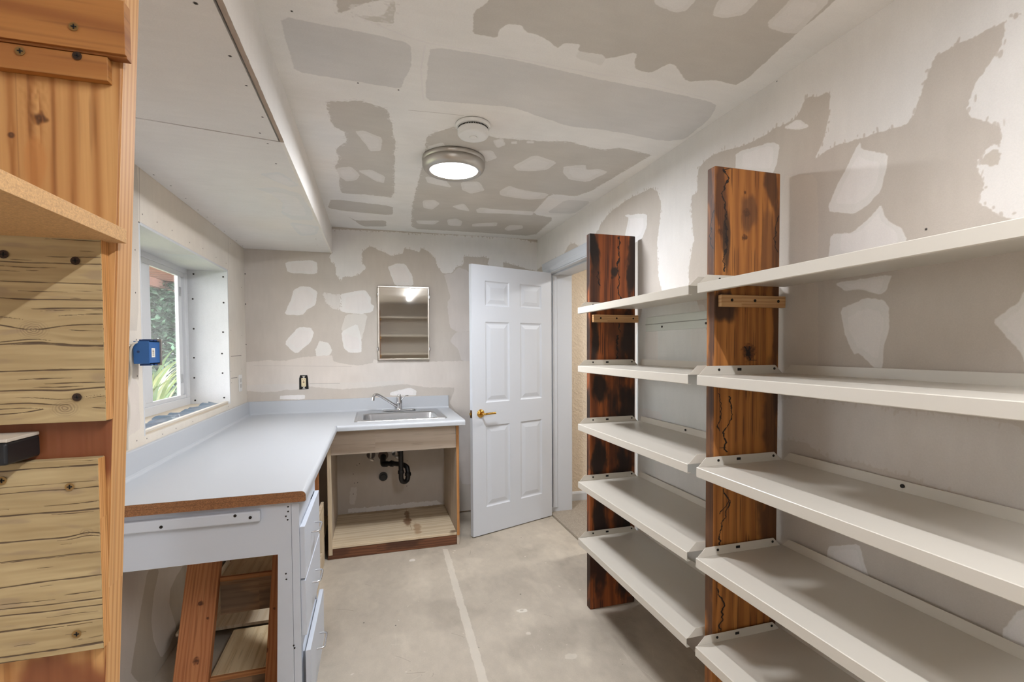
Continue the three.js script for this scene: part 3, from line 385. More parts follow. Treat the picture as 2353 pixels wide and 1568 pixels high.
// ---- door jamb, casing and the open six panel door
{
  const t = structureGroup('trim_7', 'white door jamb and casing around the doorway', 'trim', [XR, 0, DOOR1]);
  part(t, 'jamb', box(XR - 0.001, XR + 0.2265, 0.0, DOORH, DOOR1 - 0.018, DOOR1 - 0.0005, 0.002), paintWhite);
  part(t, 'jamb', box(XR - 0.001, XR + 0.2265, 0.0, DOORH, DOOR0 + 0.0005, DOOR0 + 0.018, 0.002), paintWhite);
  part(t, 'head_jamb', box(XR - 0.001, XR + 0.2265, DOORH - 0.018, DOORH - 0.0005, DOOR0 + 0.0185, DOOR1 - 0.0185, 0.002), paintWhite);
  part(t, 'door_stop', box(XR + 0.045, XR + 0.085, 0.05, DOORH - 0.03, DOOR1 - 0.03, DOOR1 - 0.018, 0.002), paintWhite);
  part(t, 'door_stop', box(XR + 0.045, XR + 0.085, DOORH - 0.03, DOORH - 0.018, DOOR0 + 0.02, DOOR1 - 0.03, 0.002), paintWhite);
  const cas = (a0, a1) => [[XR, a0], [XR - 0.006, a0], [XR - 0.012, a0 + (a1 - a0) * 0.15], [XR - 0.013, a0 + (a1 - a0) * 0.35], [XR - 0.017, a0 + (a1 - a0) * 0.5], [XR - 0.018, a0 + (a1 - a0) * 0.95], [XR - 0.016, a1], [XR, a1]];
  part(t, 'casing', prism('y', cas(DOOR1 - 0.008, DOOR1 + 0.06).reverse(), 0, DOORH + 0.008), paintWhite);
  part(t, 'casing', prism('y', cas(DOOR0 + 0.008, DOOR0 - 0.06), 0, DOORH + 0.008), paintWhite);
  part(t, 'head_casing', prism('d', cas(DOORH - 0.008, DOORH + 0.075).map(([x, y]) => [x, y]).reverse(), DOOR0 - 0.06, DOOR1 + 0.06), paintWhite);

  const h = [1.424, 3.684], f = [0.695, 3.422], L = 0.7745, ang = Math.atan2(-(f[1] - h[1]), f[0] - h[0]);       // leaf from the hinge to the free edge
  const door = structureGroup('door_1', 'white six panel door standing open with a brass lever', 'door', [f[0], 0.008, f[1]]);
  door.rotation.y = Math.atan2(h[1] - f[1], h[0] - f[0]);                                                    // local x runs from the free edge to the hinge, local z faces the room
  const T = 0.035, HD = 2.037, cols = [[0.118, 0.342], [0.447, 0.668]], rows = [[0.205, 0.826], [1.002, 1.614], [1.732, 1.922]];
  const local = (name, geo, mat, label, par = door) => { const m = shadowed(new THREE.Mesh(geo, mat)); m.name = name; if (label) m.userData.label = label; par.add(m); return m; };
  const sh = new THREE.Shape([[0, 0], [L, 0], [L, HD], [0, HD]].map((q) => new THREE.Vector2(...q)));
  for (const [c0, c1] of cols) for (const [r0, r1] of rows) sh.holes.push(new THREE.Path([[c0, r0], [c0, r1], [c1, r1], [c1, r0]].map((q) => new THREE.Vector2(...q))));
  const slab = new THREE.ExtrudeGeometry(sh, { depth: T, bevelEnabled: false }); slab.translate(0, 0, -T);
  local('leaf', slab, paintWhite);
  const panelGeo = (c0, c1, r0, r1) => {
    const steps = [[0, 0], [0.008, -0.006], [0.014, -0.0075], [0.02, -0.0075], [0.046, -0.002], [0.049, -0.0015]], pos = [];
    const rect = ([i, z]) => [[c0 + i, r0 + i, z], [c1 - i, r0 + i, z], [c1 - i, r1 - i, z], [c0 + i, r1 - i, z]];
    const quad = (A, B, C2, E2) => pos.push(...A, ...B, ...C2, ...A, ...C2, ...E2);
    for (let k = 0; k + 1 < steps.length; k++) { const o = rect(steps[k]), i = rect(steps[k + 1]); for (let s = 0; s < 4; s++) { const n = (s + 1) % 4; quad(o[s], o[n], i[n], i[s]); } }
    const c = rect(steps.at(-1)); quad(...c);
    const front = pos.slice(); for (let k = 0; k < front.length; k += 9) pos.push(front[k], front[k + 1], -T - front[k + 2], front[k + 6], front[k + 7], -T - front[k + 8], front[k + 3], front[k + 4], -T - front[k + 5]);
    const g = new THREE.BufferGeometry(); g.setAttribute('position', new THREE.Float32BufferAttribute(pos, 3)); g.computeVertexNormals(); return g;
  };
  for (const [c0, c1] of cols) for (const [r0, r1] of rows) local('panel', panelGeo(c0, c1, r0, r1), paintWhite);
  const ky = 0.924, rose = new THREE.LatheGeometry([[0, 0.012], [0.012, 0.012], [0.016, 0.016], [0.02, 0.012], [0.027, 0.009], [0.031, 0.004], [0.032, 0]].map((q) => new THREE.Vector2(...q)), 28); rose.rotateX(Math.PI / 2); rose.translate(0.072, ky, 0);
  const handle = local('handle', rose, brass, 'polished brass lever handle');
  const lever = new THREE.TubeGeometry(new THREE.CatmullRomCurve3([[0.072, ky, 0.005], [0.072, ky, 0.045], [0.078, ky, 0.055], [0.1, ky + 0.001, 0.057], [0.17, ky + 0.002, 0.055]].map((q) => new THREE.Vector3(...q)), false, 'catmullrom', 0.2), 28, 0.0085, 10);
  local('lever', lever, brass, undefined, handle);
  const lp = new THREE.BoxGeometry(0.002, 0.057, 0.025); lp.translate(-0.001, ky, -T / 2);
  const latch = local('latch_plate', lp, M({ color: hex(120, 92, 62), metalness: 0.9, roughness: 0.35 }), 'dark bronze latch plate');
  const lb = new RoundedBoxGeometry(0.012, 0.02, 0.012, 1, 0.003); lb.translate(-0.007, ky, -T / 2); local('latch_bolt', lb, brass, undefined, latch);
  for (const y of [0.25, 1.02, 1.8]) { const g = new THREE.CylinderGeometry(0.006, 0.006, 0.09, 12); g.translate(L + 0.004, y, -T + 0.002); const q = new THREE.BoxGeometry(0.003, 0.09, 0.03); q.translate(L + 0.0015, y, -T / 2); local('hinge', join([g, q]), M({ color: hex(120, 118, 116), metalness: 0.9, roughness: 0.4 }), 'small metal hinge'); }
}

// ================================================================== LAMPS AND CEILING DEVICES
{
  const cx = 0.405, cd = 2.42, R = 0.158;
  const l = thing('ceiling_light', 'round brushed nickel flush ceiling light with a glowing white disc', 'ceiling light', [cx, C, cd]);
  const lathe = (pts) => new THREE.LatheGeometry(pts.map((q) => new THREE.Vector2(...q)), 64);
  const at = (g) => g.translate(cx, C, -cd);
  part(l, 'rim', at(lathe([[0.03, -0.001], [R, -0.001], [R + 0.002, -0.006], [R + 0.002, -0.016], [R - 0.004, -0.019], [R - 0.004, -0.023], [R + 0.001, -0.027], [R + 0.001, -0.038], [R - 0.006, -0.055], [R - 0.018, -0.066], [R - 0.028, -0.068], [R - 0.034, -0.064], [R - 0.036, -0.058], [0.03, -0.05]])), nickel);
  const glow = M({ color: hex(250, 250, 250), roughness: 0.5, emissive: new THREE.Color(1, 0.98, 0.95), emissiveIntensity: 2.2 });
  part(l, 'diffuser', at(lathe([[0, -0.0685], [0.06, -0.0675], [0.1, -0.065], [0.1235, -0.059], [0.1235, -0.052], [0, -0.052]])), glow, 'glowing white diffuser');
  const light = new THREE.RectAreaLight(new THREE.Color(0.95, 0.985, 1.05), LAMP_RADIANCE, 0.21, 0.21); light.position.copy(V(cx, C - 0.074, cd)); light.rotation.x = -Math.PI / 2; light.name = 'ceiling_lamp_light'; scene.add(light);

  const s = thing('smoke_detector', 'white round smoke detector beside the ceiling light', 'smoke detector', [0.425, C, 2.03]), white = M({ color: hex(232, 231, 228), roughness: 0.45 });
  const at2 = (g) => g.translate(0.425, C, -2.03);
  part(s, 'base', at2(lathe([[0, -0.0005], [0.074, -0.0005], [0.076, -0.005], [0.074, -0.012], [0.07, -0.017], [0, -0.017]])), white);
  const body = part(s, 'body', at2(lathe([[0, -0.017], [0.064, -0.017], [0.064, -0.024], [0.067, -0.026], [0.067, -0.044], [0.062, -0.051], [0.05, -0.054], [0, -0.055]])), white);
  part(s, 'test_button', at2(lathe([[0, -0.055], [0.016, -0.0545], [0.017, -0.056], [0.0155, -0.0585], [0, -0.059]])), white);
  for (let k = 0; k < 56; k++) { const a = k / 56 * 6.283, g = new THREE.BoxGeometry(0.0035, 0.005, 0.004); g.rotateY(-a); g.translate(Math.cos(a) * 0.0635, -0.0205, Math.sin(a) * 0.0635); g.rotateY(0); part(body, 'vent', at2(g), darkHole); }
  const cv = document.createElement('canvas'); cv.width = 256; cv.height = 48; const g2 = cv.getContext('2d'); g2.fillStyle = 'rgb(232,231,228)'; g2.fillRect(0, 0, 256, 48); g2.fillStyle = 'rgb(150,146,142)'; g2.fillRect(20, 18, 70, 9); for (let k = 0; k < 9; k++) g2.fillRect(104 + k * 9, 19, 6, 6); g2.fillRect(196, 14, 44, 9);
  const tx = new THREE.CanvasTexture(cv); tx.colorSpace = THREE.SRGBColorSpace;
  const band = new THREE.CylinderGeometry(0.0672, 0.0672, 0.014, 32, 1, true, -0.9, 1.5); band.rotateY(Math.PI); band.translate(0, -0.035, 0); part(body, 'print', at2(band), M({ map: tx, roughness: 0.5 }));

  // unseen lamp added beyond the doorway to brighten the hall
  const hl = thing('added_hall_light', 'round white ceiling light added out of sight to brighten the hall', 'ceiling light', [XR + 1.1, C, 3.1]);
  part(hl, 'shade', lathe([[0, -0.06], [0.1, -0.05], [0.14, -0.02], [0.14, -0.0005], [0, -0.0005]]).translate(XR + 1.1, C, -3.1), glow);
  const hll = new THREE.RectAreaLight(new THREE.Color(1, 0.98, 0.95), HALL_RADIANCE, 0.2, 0.2); hll.position.copy(V(XR + 1.1, C - 0.065, 3.1)); hll.rotation.x = -Math.PI / 2; hll.name = 'added_hall_lamp'; scene.add(hll);

  // strip lamp seen as a bright bar in the mirror
  const st = thing('strip_light', 'slim white tube ceiling light behind the camera, mirrored in the cabinet door', 'ceiling light', [0.62, C, -0.27]);
  part(st, 'housing', box(0.595, 0.645, C - 0.022, C - 0.0005, -0.9, 0.36, 0.004), M({ color: hex(230, 230, 228), roughness: 0.5 }));
  part(st, 'tube', box(0.608, 0.632, C - 0.06, C - 0.0225, -0.88, 0.34, 0.01), glow, 'glowing white tube');
  const sl = new THREE.RectAreaLight(new THREE.Color(0.95, 0.985, 1.05), STRIP_RADIANCE * 1.6, 0.025, 1.2); sl.position.copy(V(0.62, C - 0.063, -0.27)); sl.rotation.x = -Math.PI / 2; sl.name = 'strip_lamp_light'; scene.add(sl);
  for (const k of [-1, 1]) { const e = new THREE.RectAreaLight(new THREE.Color(0.95, 0.985, 1.05), STRIP_RADIANCE * 0.1, 1.2, 0.036); e.position.copy(V(0.62 + k * 0.0145, C - 0.042, -0.27)); e.rotation.y = -k * Math.PI / 2; e.name = 'strip_lamp_light'; scene.add(e); }
}

// ================================================================== POSTS AND METAL SHELVES
const POST_X0 = 1.1048, POST_X1 = 1.3781, POST_D1 = 1.3362, POST_D2 = 2.2935, POST_T = 0.04, POST_H = 2.028;
{
  const BLK = [26, 17, 12], W = POST_X1 - POST_X0;
  // front post: warm brown, split down its left side, knots and a burnt knot hole
  const A = crop(1300, 350, 3.136), toP = (u, v) => { const p = hit(u, v, 2, POST_D1); return [p[0] - POST_X0, p[1]]; }, pa = (a, b) => toP(...A([[a, b]])[0]);
  const kn = pa(1320, 1440), k1 = pa(1305, 440), k2 = pa(1290, 615);
  const line = (K, pts) => pts.map((q) => toP(...K([q])[0]));
  const A2 = crop(1300, 800, 3.136), A3 = crop(1300, 1150, 3.751);
  const frontTex = woodTexture(W, POST_H, 700, { light: [188, 124, 60], dark: [140, 84, 36], freq: 24, wander: 0.05, streak: 0.32, sharp: 1.2, flecks: 0.55, seed: 4, along: 0.9, fine: 0.2,
    knots: [[...kn, 0.03], [...k1, 0.016], [...k2, 0.012], [...pa(1115, 570), 0.012], [...pa(1292, 290), 0.006]],
    stains: [[...pa(1490, 260), 0.03, 0.09, [62, 36, 22], 0.7], [...pa(1320, 430), 0.05, 0.06, [84, 54, 36], 0.55], [...pa(1125, 300), 0.02, 0.2, [70, 40, 24], 0.7], [...pa(1130, 1120), 0.05, 0.05, [44, 27, 18], 0.8], [...pa(1160, 640), 0.015, 0.1, BLK, 0.6], [...pa(1515, 1250), 0.02, 0.4, [50, 28, 16], 0.6], [W * 0.9, 0.9, 0.05, 0.6, [52, 32, 20], 0.6], [...pa(1460, 650), 0.03, 0.2, [96, 60, 36], 0.5]],
    cracks: [{ pts: line(A, [[1135, 120], [1175, 190], [1130, 300], [1150, 430], [1155, 560], [1160, 700], [1130, 860]]), wd: 0.0035 }, { pts: line(A, [[1150, 130], [1210, 115]]), wd: 0.002 }, { pts: line(A, [[1525, 460], [1510, 640], [1520, 720]]), wd: 0.0015 }, { pts: line(A, [[1280, 1400], [1320, 1440], [1330, 1500], [1370, 1500]]), wd: 0.006 }, { pts: line(A, [[1320, 1400], [1310, 1470]]), wd: 0.009 }, { pts: line(A2, [[1110, 330], [1120, 380], [1100, 560], [1110, 600]]), wd: 0.0015 }, { pts: line(A2, [[1190, 350], [1185, 520], [1130, 640], [1160, 750]]), wd: 0.002 }, { pts: line(A2, [[1120, 720], [1165, 720]]), wd: 0.002 }, { pts: line(A2, [[1130, 1020], [1185, 1100], [1120, 1290], [1110, 1420]]), wd: 0.0015 }, { pts: line(A3, [[1330, 120], [1410, 0]]), wd: 0.0015 }, { pts: line(A3, [[1310, 760], [1360, 900], [1330, 1130]]), wd: 0.002 }] });
  // rear post: redder, charred along both edges
  const toQ = (u, v) => { const p = hit(u, v, 2, POST_D2); return [p[0] - POST_X0, p[1]]; }, qa = (a, b, K = A) => toQ(...K([[a, b]])[0]), lq = (K, pts) => pts.map((q) => toQ(...K([q])[0]));
  const rearTex = woodTexture(W, POST_H, 600, { light: [166, 90, 40], dark: [104, 52, 22], freq: 20, wander: 0.06, streak: 0.45, sharp: 1.2, flecks: 0.7, seed: 9, along: 0.8, fine: 0.2,
    knots: [[...qa(335, 905), 0.009], [...qa(215, 295, A2), 0.014], [...qa(235, 745, A2), 0.014], [...qa(410, 1340), 0.01]],
    stains: [[0.02, 1.95, 0.035, 0.12, BLK, 0.95], [W * 0.97, 1.9, 0.05, 0.3, [34, 20, 14], 0.9], [0.03, 1.7, 0.03, 0.2, [60, 34, 20], 0.7], [W * 0.6, 1.5, 0.09, 0.14, [66, 38, 22], 0.6], [W * 0.7, 0.95, 0.1, 0.5, [52, 30, 18], 0.6], [0.03, 1.45, 0.03, 0.18, BLK, 0.85], [W * 0.88, 1.45, 0.04, 0.2, BLK, 0.75], [0.06, 1.2, 0.05, 0.1, BLK, 0.85], [0.22, 1.12, 0.07, 0.16, BLK, 0.75], [0.06, 0.82, 0.05, 0.12, BLK, 0.85], [0.2, 0.75, 0.07, 0.2, BLK, 0.8], [0.05, 0.5, 0.04, 0.12, BLK, 0.8], [0.18, 0.5, 0.08, 0.16, BLK, 0.7], [0.05, 0.25, 0.06, 0.2, [40, 22, 14], 0.8], [0.22, 0.2, 0.08, 0.25, BLK, 0.8], [...qa(350, 860), 0.03, 0.03, BLK, 0.8]],
    cracks: [{ pts: lq(A, [[385, 610], [385, 720], [365, 850], [385, 900], [380, 1000], [390, 1060]]), wd: 0.004 }, { pts: lq(A, [[370, 1320], [375, 1400], [365, 1490]]), wd: 0.004 }, { pts: lq(A, [[390, 1190], [385, 1300]]), wd: 0.002 }, { pts: lq(A, [[235, 860], [240, 960]]), wd: 0.002 }] });
  const mk = (tex, label, d, name) => {
    const t = thing(name, label, 'post', [POST_X0, 0, d + POST_T / 2], { group: 'timber shelf posts' });
    const g = box(POST_X0, POST_X1, 0, POST_H, d, d + POST_T, 0.004);
    part(t, 'board', metricUV(g.translate(-POST_X0, 0, d)).translate(POST_X0, 0, -d), M({ map: tex, bumpMap: tex, bumpScale: 0.0012, roughness: 0.62 }));
    return t;
  };
  mk(frontTex, 'thick rough brown timber post with split side and burnt knot hole, holding two shelf stacks', POST_D1, 'shelf_post');
  mk(rearTex, 'thick rough reddish timber post charred along its edges, beside the doorway', POST_D2, 'shelf_post');

  const XS = 1.0291, XE = 1.392, LIP = 0.033, levels = [1.6309, 1.3263, 1.0183, 0.7111, 0.4071];
  const lv = ['top', 'second', 'third', 'fourth', 'bottom'];
  function shelf(y, d0, d1, label, group, extra) {
    const t = thing('metal_shelf', label, 'shelf', [(XS + XE) / 2, y - LIP, (d0 + d1) / 2], { group });
    const th = 0.0012, q = 0.0018;
    // folded sheet: top, front lip, return under the lip
    part(t, 'tray', prism('d', [[XS + q, y], [XE, y], [XE, y - th], [XS + th, y - th], [XS + th, y - LIP + th], [XS + 0.014, y - LIP + th], [XS + 0.014, y - LIP], [XS + q, y - LIP], [XS, y - LIP + q], [XS, y - q]].reverse(), d0, d1), shelfMetal);
    part(t, 'back_flange', prism('x', [[d0 + 0.002, y], [d1 - 0.002, y], [d1 - 0.03, y + 0.03], [d0 + 0.03, y + 0.03]], XE - th, XE), shelfMetal);
    for (const d of [d0, d1 - th]) {
      const fl = part(t, 'end_flange', prism('d', [[XS + 0.006, y], [XE - 0.008, y], [XE - 0.04, y + 0.03], [XS + 0.038, y + 0.03]], d, d + th), shelfMetal);
      for (const [fx, slot] of [[0.24, 0], [0.47, 1], [0.88, 0]]) { const g = slot ? new RoundedBoxGeometry(0.016, 0.009, 0.003, 1, 0.001) : new THREE.CylinderGeometry(0.0045, 0.0045, 0.003, 10).rotateX(Math.PI / 2); g.translate(mix(XS, XE, fx), y + 0.017, -(d === d0 ? d + th : d)); part(fl, slot ? 'slot' : 'screw', g, slot ? darkHole : darkScrew); }
    }
    if (extra) extra(t, y);
    return t;
  }
  const scr = () => new THREE.CylinderGeometry(0.0055, 0.0055, 0.003, 10).rotateZ(Math.PI / 2);
  levels.forEach((y, i) => {
    shelf(y, 1.3739, 2.2791, `beige folded metal shelf between the two timber posts, ${lv[i]} of its stack`, 'metal shelves between the posts', (t, yy) => {
      if (i === 2) part(t, 'screw', scr().translate(XE - 0.003, yy + 0.016, -1.87), darkScrew);
    });
    shelf(y, 0.42, 1.3269, `beige folded metal shelf resting against the split brown post only, ${lv[i]} of its stack`, 'metal shelves in front of the split post', (t, yy) => {
      if (i === 2) part(t, 'screw', scr().translate(XE - 0.003, yy + 0.016, -0.93), darkScrew);
    });
  });
  // perforated strip hanging on the wall under the top shelf
  const hs = thing('hinge_strip', 'pale perforated metal strip on the wall under a top shelf', 'metal strip', [XR - 0.004, levels[0] - 0.11, 1.85]);
  for (const [a, b] of [[1.42, 1.633], [1.637, 2.24]]) { const m = part(hs, 'leaf', box(XR - 0.005, XR - 0.0005, levels[0] - 0.125, levels[0] - 0.05, a, b, 0.0008), M({ color: hex(200, 203, 194), roughness: 0.45 })); part(m, 'knuckle', rod([XR - 0.006, levels[0] - 0.088, a], [XR - 0.006, levels[0] - 0.088, b], 0.002, 0.002, 8), M({ color: hex(150, 150, 142), roughness: 0.5 })); for (const f of [0.2, 0.75]) part(m, 'screw', scr().translate(XR - 0.006, levels[0] - 0.105, -mix(a, b, f)), darkScrew); }
  // wooden cleats under the top shelves
 
  const cleatMat = M({ map: woodTexture(0.06, 0.4, 800, { light: [206, 166, 118], dark: [172, 124, 78], freq: 70, seed: 3, streak: 0.2 }), roughness: 0.6 });
  const cleat = (d, label) => {
    const y1 = levels[0] - 0.035, t = thing('shelf_cleat', label, 'cleat', [1.25, y1 - 0.04, d - 0.009], { group: 'wooden cleats on the posts' });
    const g = box(1.118, XE - 0.004, y1 - 0.04, y1, d - 0.018, d - 0.0005, 0.002);
    part(t, 'batten', metricUV(g, true), cleatMat);
    for (const x of [1.16, 1.255, 1.355]) part(t, 'screw', new THREE.CylinderGeometry(0.005, 0.005, 0.002, 10).rotateX(Math.PI / 2).translate(x, y1 - 0.018, -(d - 0.0185)), darkScrew);
  };
  cleat(POST_D1, 'pale wooden batten screwed to the split brown post under a top shelf'); cleat(POST_D2, 'pale wooden batten screwed to the charred reddish post under a top shelf');

  // shelving on the wall behind the camera, seen only in the mirror
  for (const [i, y] of [2.098, 1.716, 1.334, 0.952].entries()) {
    const t = thing('metal_shelf', `beige metal shelf on the wall behind the camera, ${lv[i]} one in the mirror`, 'shelf', [0.72, y - 0.03, -2.28], { group: 'metal shelves mirrored in the cabinet' });
    part(t, 'tray', join([box(0.13, 1.36, y - 0.0015, y, DREAR + 0.001, -2.1), box(0.13, 1.36, y - 0.033, y - 0.0015, -2.1015, -2.1)]), shelfMetal);
    part(t, 'back_flange', box(0.13, 1.36, y, y + 0.03, DREAR + 0.0005, DREAR + 0.0018), shelfMetal);
    part(t, 'cleat', box(0.131, 0.15, y - 0.075, y - 0.034, -2.4, -2.105, 0.002), M({ color: hex(200, 164, 110), roughness: 0.6 }), 'pale wooden cleat');
  }
  const rp = thing('shelf_post', 'timber post behind the camera carrying the mirrored shelves', 'post', [0.11, 0, -2.27]);
  part(rp, 'board', metricUV(box(0.09, 0.13, 0, POST_H + 0.2, -2.42, -2.11, 0.004)), M({ map: frontTex, roughness: 0.65 }));
}

// ================================================================== COUNTER, CABINETS, SINK
const HC = 0.9205, HS = 1.0243, XF = -0.2375, DF = 3.2444, DEND = 1.79, XEND = 0.6065, CT = 0.038;
const laminate = M({ color: hex(190, 193, 197), roughness: 0.4 });
{
  const ctop = thing('countertop', 'pale grey laminate counter turning the corner, with backsplash and raw brown end', 'countertop', [XL + 0.02, HC - CT, D - 0.02]);
  const chip = pixelTexture(0.3, 0.15, 1800, (x, y) => { const n = noise(x * 900, y * 1100), m = noise(x * 300, y * 420), k = noise(x * 1500 + 7, y * 1500); const v = 0.72 + n * 0.34 + m * 0.2 - (k > 0.82 ? 0.35 : 0); const line = Math.abs(y % 0.15 - 0.0) < 0.0004 ? 0.6 : 1; return [150 * v * line, 104 * v * line, 68 * v * line]; });
  const chipMat = M({ map: chip, roughness: 0.85 });
  // left run: rounded nose profile pushed along d; the raw cut faces the camera
  const nose = (x1, r, y0, y1, back) => { const q = [[back, y0], [x1 - 0.004, y0], [x1, y0 + 0.004]]; for (let k = 0; k <= 6; k++) { const a = k / 6 * Math.PI / 2; q.push([x1 - r + Math.cos(a) * r, y1 - r + Math.sin(a) * r]); } q.push([back, y1]); return q; };
  const core = prism('d', nose(XF - 0.0008, 0.016, HC - CT, HC - 0.0009, XL + 0.001), DEND, DF + 0.0164);
  const cb = box(XL + 0.001, XF - 0.0002, HC - CT, HC, DF + 0.0168, D - 0.001);
  part(ctop, 'worktop', cb, laminate);
  part(ctop, 'core', metricUV(core, false, 0, -(HC - CT / 2)), chipMat, 'raw brown particle board end');
  const skinProfile = (() => { const o = nose(XF, 0.0168, HC - CT, HC, XL + 0.001).slice(2), i = nose(XF - 0.0007, 0.0161, HC - CT, HC - 0.0007, XL + 0.001).slice(2).reverse(); return o.concat(i); })();
  part(ctop, 'worktop', prism('d', skinProfile, DEND + 0.0004, DF + 0.0167), laminate);
  // sink run with the cut-out
  const pr = nose(0, 0.0168, HC - CT, HC, 0).map(([a, b]) => [a, b]);
  const prof = [[D - 0.001, HC - CT], ...[[DF + 0.004, HC - CT], [DF, HC - CT + 0.004]], ...Array.from({ length: 7 }, (_, k) => { const a = k / 6 * Math.PI / 2; return [DF + 0.0168 - Math.cos(a) * 0.0168, HC - 0.0168 + Math.sin(a) * 0.0168]; }), [D - 0.001, HC]];
  const run = new Brush(clean(prism('x', prof.reverse(), XF - 0.00015, XEND))); run.updateMatrixWorld();
  const cut = new Brush(clean(box(-0.115, 0.478, HC - 0.2, HC + 0.1, 3.41, 3.905))); cut.updateMatrixWorld();
  const ev = new Evaluator(); ev.attributes = ['position', 'normal', 'uv'];
  part(ctop, 'worktop', clean(ev.evaluate(run, cut, SUBTRACTION).geometry), laminate);
  part(ctop, 'backsplash', box(XL + 0.0008, XL + 0.019, HC + 0.0002, HS, DEND, D - 0.02, 0.004), laminate);
  part(ctop, 'backsplash', box(XL + 0.0008, XEND - 0.003, HC + 0.0002, HS, D - 0.019, D - 0.0008, 0.004), laminate);
  // cove between worktop and backsplash
  const cove = [[0, 0], [0.014, 0], [0.008, 0.002], [0.003, 0.006], [0.0005, 0.014], [0, 0.014]];
  part(ctop, 'cove', join([prism('d', cove.map(([a, b]) => [XL + 0.019 + a, HC + b]), DEND, D - 0.02), prism('x', cove.map(([a, b]) => [D - 0.019 - a, HC + b]).reverse(), XL + 0.03, XEND - 0.004)]), laminate);

  // sink
  const sk = thing('sink', 'stainless steel single bowl sink set into the counter', 'sink', [0.18, HC - 0.17, 3.66]);
  const X0 = -0.138, X1 = 0.501, D0 = 3.37, D1 = 3.934, rr = (x0, x1, d0, d1, r, n = 6) => { const q = []; for (const [cx, cd, s] of [[x1 - r, d1 - r, 0], [x0 + r, d1 - r, 1], [x0 + r, d0 + r, 2], [x1 - r, d0 + r, 3]]) for (let k = 0; k <= n; k++) { const a = (s + k / n) * Math.PI / 2; q.push([cx + Math.cos(a) * r, cd + Math.sin(a) * r]); } return q; };
  const loft = (rings, cap) => { const pos = [], n = rings[0].length; for (let k = 0; k + 1 < rings.length; k++) for (let i = 0; i < n; i++) { const j = (i + 1) % n, a = rings[k][i], b = rings[k][j], c = rings[k + 1][j], e = rings[k + 1][i]; pos.push(...a, ...b, ...c, ...a, ...c, ...e); } if (cap) { const L = rings.at(-1), m = L.reduce((s, q) => [s[0] + q[0] / n, s[1] + q[1] / n, s[2] + q[2] / n], [0, 0, 0]); for (let i = 0; i < n; i++) pos.push(...L[i], ...L[(i + 1) % n], ...m); } const g = new THREE.BufferGeometry(); g.setAttribute('position', new THREE.Float32BufferAttribute(pos, 3)); g.computeVertexNormals(); return g; };
  const ring = (i0, y, r, b = [X0, X1, D0, D1]) => rr(b[0] + i0, b[1] - i0, b[2] + i0, b[3] - i0, r).map(([x, d]) => [x, y, -d]);
  const bowl = [X0 + 0.05, X1 - 0.05, D0 + 0.05, D1 - 0.16];
  part(sk, 'rim', loft([ring(0, HC + 0.0008, 0.02), ring(0.002, HC + 0.004, 0.02), ring(0.014, HC + 0.005, 0.018), ring(0.018, HC + 0.0035, 0.016), ring(0, HC + 0.0035, 0.05, bowl), ring(0.006, HC - 0.002, 0.05, bowl)]), M({ ...{ color: steel.color, metalness: 1, roughness: 0.32 }, side: THREE.DoubleSide }));
  part(sk, 'bowl', loft([ring(0.006, HC - 0.002, 0.055, bowl), ring(0.012, HC - 0.06, 0.06, bowl), ring(0.018, HC - 0.13, 0.06, bowl), ring(0.04, HC - 0.15, 0.05, bowl), ring(0.08, HC - 0.154, 0.03, bowl)], true), M({ color: steel.color, metalness: 1, roughness: 0.36, side: THREE.DoubleSide }));
  part(sk, 'drain', new THREE.CylinderGeometry(0.045, 0.045, 0.006, 24).translate(0.187, HC - 0.155, -3.6), chrome);

  // faucet
  const fx = 0.19, fd = 3.885, fy = HC + 0.0055, fc = thing('faucet', 'chrome single lever kitchen faucet behind the sink bowl', 'faucet', [fx, fy, fd]);
  const pl = rr(0.058, 0.322, fd - 0.028, fd + 0.028, 0.0275, 8).map(([x, d]) => [x, d]);
  part(fc, 'base_plate', prism('y', pl, fy, fy + 0.009, 0.003), chrome);
  const lathe = (pts) => new THREE.LatheGeometry(pts.map((q) => new THREE.Vector2(...q)), 32).translate(fx, fy, -fd);
  part(fc, 'body', lathe([[0.026, 0.008], [0.023, 0.014], [0.021, 0.02], [0.021, 0.058], [0.0235, 0.06], [0.0235, 0.068], [0.0215, 0.07], [0.0215, 0.108], [0.019, 0.113], [0.014, 0.115], [0.014, 0.126], [0.012, 0.1285], [0, 0.129]]), chrome);
  const sp = part(fc, 'spout', tube([[fx - 0.012, fy + 0.03, fd - 0.004], [fx - 0.05, fy + 0.056, fd - 0.02], [fx - 0.14, fy + 0.122, fd - 0.055], [fx - 0.17, fy + 0.138, fd - 0.066], [fx - 0.19, fy + 0.136, fd - 0.074], [fx - 0.2, fy + 0.118, fd - 0.078]], 0.0105, 40, 14), chrome);
  part(sp, 'aerator', rod([fx - 0.199, fy + 0.12, fd - 0.0775], [fx - 0.203, fy + 0.095, fd - 0.079], 0.0125, 0.0125), chrome);
  part(fc, 'lever', join([tube([[fx + 0.012, fy + 0.085, fd - 0.012], [fx + 0.03, fy + 0.1, fd - 0.018], [fx + 0.046, fy + 0.117, fd - 0.022], [fx + 0.07, fy + 0.121, fd - 0.028]], 0.0042, 20, 8)]), chrome);

  // ---- white drawer cabinet whose open end frames the leaning wooden shelf frame
  const PX = -0.265, PD = 1.815, dc = thing('drawer_cabinet', 'white painted drawer cabinet with an open cut-out end panel under the counter', 'cabinet', [-0.6, 0, 2.05]);
  const y1 = HC - CT - 0.001;
  part(dc, 'end_panel', prism('d', [[XL + 0.004, 0.694], [-0.336, 0.694], [-0.352, 0.0], [-0.291, 0.0], [-0.291, y1], [XL + 0.004, y1]], PD, PD + 0.016), drawerWhite);
